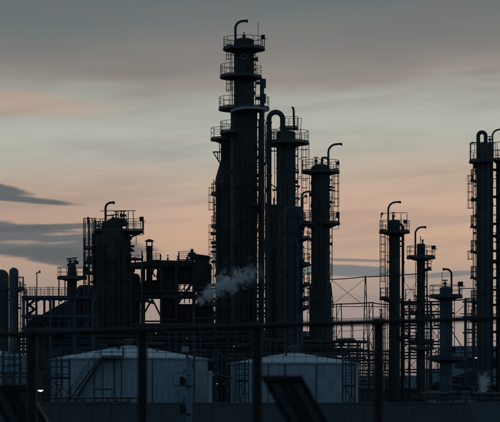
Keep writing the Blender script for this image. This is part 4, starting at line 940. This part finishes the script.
for y_ in (380, 408):
    d = t.add('equipment_box', MB().poly([(-8.6*k, t.Z(y_+5.1)), (-8.6*k, t.Z(y_-2.5)), (-6.5*k, t.Z(y_-4)), (-2.65*k, t.Z(y_-1)), (-2.65*k, t.Z(y_+5.1))], -.2, .1), BLACK, None, False)
    t.add('conduit', MB().tube([(-5*k, -.1, t.Z(y_-5)), (-4.5*k, -.1, t.Z(y_-9)), (-2.2*k, -.1, t.Z(y_-11))], .03, 6), BLACK, d)
    t.add('shelf', MB().box(-14*k, 3*k, -.3, .14, t.Z(y_+6.3), t.Z(y_+5.2)), BSTEEL, d, False)
for y_ in (364, 366, 386): t.add('clamp', MB().box(2.7*k, 6.5*k, -.1, .1, t.Z(y_+1.2), t.Z(y_-.6)), BSTEEL, None, False)
t.add('stay', MB().bar((-17.5*k, -.16, t.Z(373)), (-9*k, -.16, t.Z(400)), .025), STEEL, None, False)
# steam vent pole
t = Thing('steam_pipe', 'thin grey steam pipe with a plume blowing off its top', 'pipe', 194, 112); k = t.k
t.add('pipe', MB().tube([(0, 0, 0), (0, 0, t.Z(308))], 1.0*k, 10), BSTEEL)
t.add('flange', MB().tube([(0, 0, t.Z(330)), (0, 0, t.Z(330)+.15)], 1.7*k, 10).tube([(0, 0, t.Z(362)), (0, 0, t.Z(362)+.15)], 1.7*k, 10), BSTEEL)

# ------------------------------------------------------------------ lit lamps
def lamp(label, px, py, D, size, st=3.0, col=(1, .80, .5), pole=True):
    t = Thing('yard_lamp', label, 'lamp', px, D, 'lit lamps'); z = t.Z(py); s_ = size
    t.add('pole', MB().tube([(-s_*1.1, .1, 0), (-s_*1.1, .1, z+s_*.7), (-s_*.3, 0, z+s_*.8)], max(.03, s_*.09), 6), STEEL)
    t.add('shade', MB().lathe([(s_*.12, z+s_*.75), (s_*.5, z+s_*.55), (s_*.95, z+s_*.12), (s_, z+s_*.02), (s_*.9, z+s_*.02), (s_*.45, z+s_*.42)], 0, 0, 16), BLACK)
    t.add('bulb', MB().lathe([(.02, z+s_*.30), (s_*.6, z+s_*.22), (s_*.86, z), (s_*.6, z-s_*.35), (.02, z-s_*.5)], 0, 0, 14), glow('lamp_glow_%d' % (st*10), col, st))
lamp('bright lit lamp with a dark shade between the left edge tank and the wide tank', 40.5, 390, 118, .34, 1.6, (1, .86, .6))
lamp('small yellow lit lamp against the right edge column', 476, 357.5, 131, .16, 1.4)
lamp('tiny orange lamp above the left of the middle tank', 234, 346, 128, .10, .8, (1, .6, .25))
lamp('tiny lamp low in the gap between the two big tanks', 217, 383.5, 118, .10, .8, (1, .6, .25))
lamp('tiny lamp in the dark pipework above the wide tank', 187, 338, 140, .09, .5, (1, .75, .5))
lamp('small whitish lamp in the pipework left of the steam pipe', 156, 333, 143, .14, .35, (.9, .95, 1))

# ------------------------------------------------------------------ steam
def steam(label, px, py, D, L, H, r0, r1, power, dens, seed):
    """plume from (px,py) running L px sideways and rising H px"""
    D = D*QS; kk = D/F; Lm, Hm = L*kk, H*kk; R1 = r1*kk; R0 = r0*kk; m = bpy.data.materials.new('steam'); m.use_nodes = True; m.node_tree.nodes.clear(); q = G(m.node_tree)
    tcn = q.n('ShaderNodeTexCoord'); sx = q.n('ShaderNodeSeparateXYZ'); q.put(tcn.outputs['Object'], sx.inputs[0]); x, y, z = sx.outputs
    vertical = abs(H) > abs(L)*1.3
    tt = q.m('DIVIDE', z if vertical else x, Hm if vertical else Lm, clamp=True)
    ax = q.m('MULTIPLY', q.m('POWER', tt, power), Lm if vertical else Hm)
    wv = q.noise(tcn.outputs['Object'], .55/(R1/1.0), 2, .5); ax = q.m('ADD', ax, q.m('MULTIPLY', q.m('MULTIPLY', q.m('SUBTRACT', wv, .5), tt), R1*2.6))
    off = q.m('SUBTRACT', x if vertical else z, ax)
    rad = q.m('ADD', R0, q.m('MULTIPLY', q.m('POWER', tt, .38), R1-R0))
    d = q.m('DIVIDE', q.m('SQRT', q.m('ADD', q.m('MULTIPLY', off, off), q.m('MULTIPLY', y, y))), rad)
    mp = q.n('ShaderNodeMapping'); q.put(tcn.outputs['Object'], mp.inputs[0]); mp.inputs['Location'].default_value = (seed, seed*.7, 0)
    nz = q.noise(mp.outputs[0], 2.3/R1, 4, .6, 1.0)
    v = q.m('SUBTRACT', q.m('MULTIPLY', nz, 5.0), q.m('ADD', q.m('MULTIPLY', d, .95), 1.95))
    v = q.m('MULTIPLY', q.m('MAXIMUM', v, 0), q.m('SUBTRACT', 1.0, q.sm(tt, .3, 1.0)))
    v = q.m('MULTIPLY', v, q.sm(q.m('DIVIDE', z if vertical else x, .3), 0.0, 1.0))
    pv = q.n('ShaderNodeVolumePrincipled'); pv.inputs['Color'].default_value = (.93, .95, .97, 1); q.put(q.m('MULTIPLY', v, dens), pv.inputs['Density'])
    o_ = q.n('ShaderNodeOutputMaterial'); q.put(pv.outputs[0], o_.inputs['Volume'])
    pts, rs = [], []
    for i in range(13):
        f_ = i/12; a_ = f_**power if f_ > 0 else 0
        pts.append((Lm*a_, 0, Hm*f_) if vertical else (Lm*f_, 0, Hm*a_)); rs.append(max(R0*1.2, (R0+(R1-R0)*f_**.38)*1.9) if i else R0*1.1)
    mn = MB().tube(pts, rs, 20)
    o = mn.build('steam_plume', m, None, True, ((px-250)*kk, D, CZ+(HZ-py)*kk)); tag(o, label, 'steam', None, 'stuff'); return o
steam('pale steam plume drifting right from the thin steam pipe', 194, 308, 112, 74, 40, 2.4, 16, .6, 7.0, 3.3)
steam('small upright wisp of steam at the foot of the right edge column', 482, 398, 122, 4, 30, 2.8, 7.5, 1.0, 8.0, 9.1)

# ------------------------------------------------------------------ fence close to the camera
def fpos(px):                                       # the fence line comes nearer towards the right
    f_ = (px-0)/500; D = (13.4+(12.0-13.4)*f_)*QS; return (px-250)*D/F, D, CZ+(HZ-(334.5-16.5*f_))*D/F
x_, y_, z_ = fpos(250)
e = bpy.data.objects.new('railing_fence', None); C.objects.link(e); e.location = (x_, y_, 0); tag(e, 'black railing fence with thick posts close to the camera, out of focus', 'fence')
P0 = fpos(-120); P1 = fpos(620); loc = lambda p: (p[0]-x_, p[1]-y_, p[2])
MB().tube([loc(P0), loc(P1)], .031, 14).build('rail', FENCE, e)
for px in (-74, 32, 142.5, 257, 378.5, 508):
    p = loc(fpos(px)); kk = fpos(px)[1]/F
    o = MB().tube([(p[0], p[1]-.03, 0), (p[0], p[1]-.03, p[2]+.03)], 5.3*kk, 16).build('post', FENCE, e)
    MB().tube([(p[0], p[1]-.03, p[2]-.045), (p[0], p[1]-.03, p[2]+.045)], 6.3*kk, 16).build('rail_clamp', FENCE, o)
# slanted framed boards leaning behind the fence
def board(label, px, py, w, D, slope):
    t = Thing('slanted_board', label, 'board', px, D, 'slanted boards behind the fence'); k = t.k; zt = t.Z(py); W_ = w*k; sl_ = slope
    P = lambda u, z: (u+(zt-z)*sl_, z)              # u along the top edge, leaning to the right going down
    def strip(name, u0, u1, za, zb, y0, y1, m): t.add(name, MB().poly([P(u0, zb), P(u1, zb), P(u1, za), P(u0, za)], y0, y1), m, None, False)
    strip('board', .05*W_, .95*W_, .03, zt-.06, .02, .05, FENCE)
    strip('frame_side', 0, .10*W_, .0, zt-.062, -.03, .07, FENCE); strip('frame_side', .90*W_, W_, .0, zt-.062, -.03, .07, FENCE)
    strip('frame_top', 0, W_, zt-.06, zt, -.03, .07, FENCE)
    strip('pale_strip', .13*W_, .33*W_, .04, zt-.09, -.012, .018, BOARD); strip('pale_strip', .67*W_, .87*W_, .04, zt-.09, -.012, .018, BOARD)
board('slanted black framed board with two grey strips beside the middle fence post', 260, 375.5, 42, 13.1, .56)
board('slanted black framed board cut off at the bottom left corner', -16, 384.5, 43, 13.9, .56)
print('OBJ', len(bpy.data.objects))
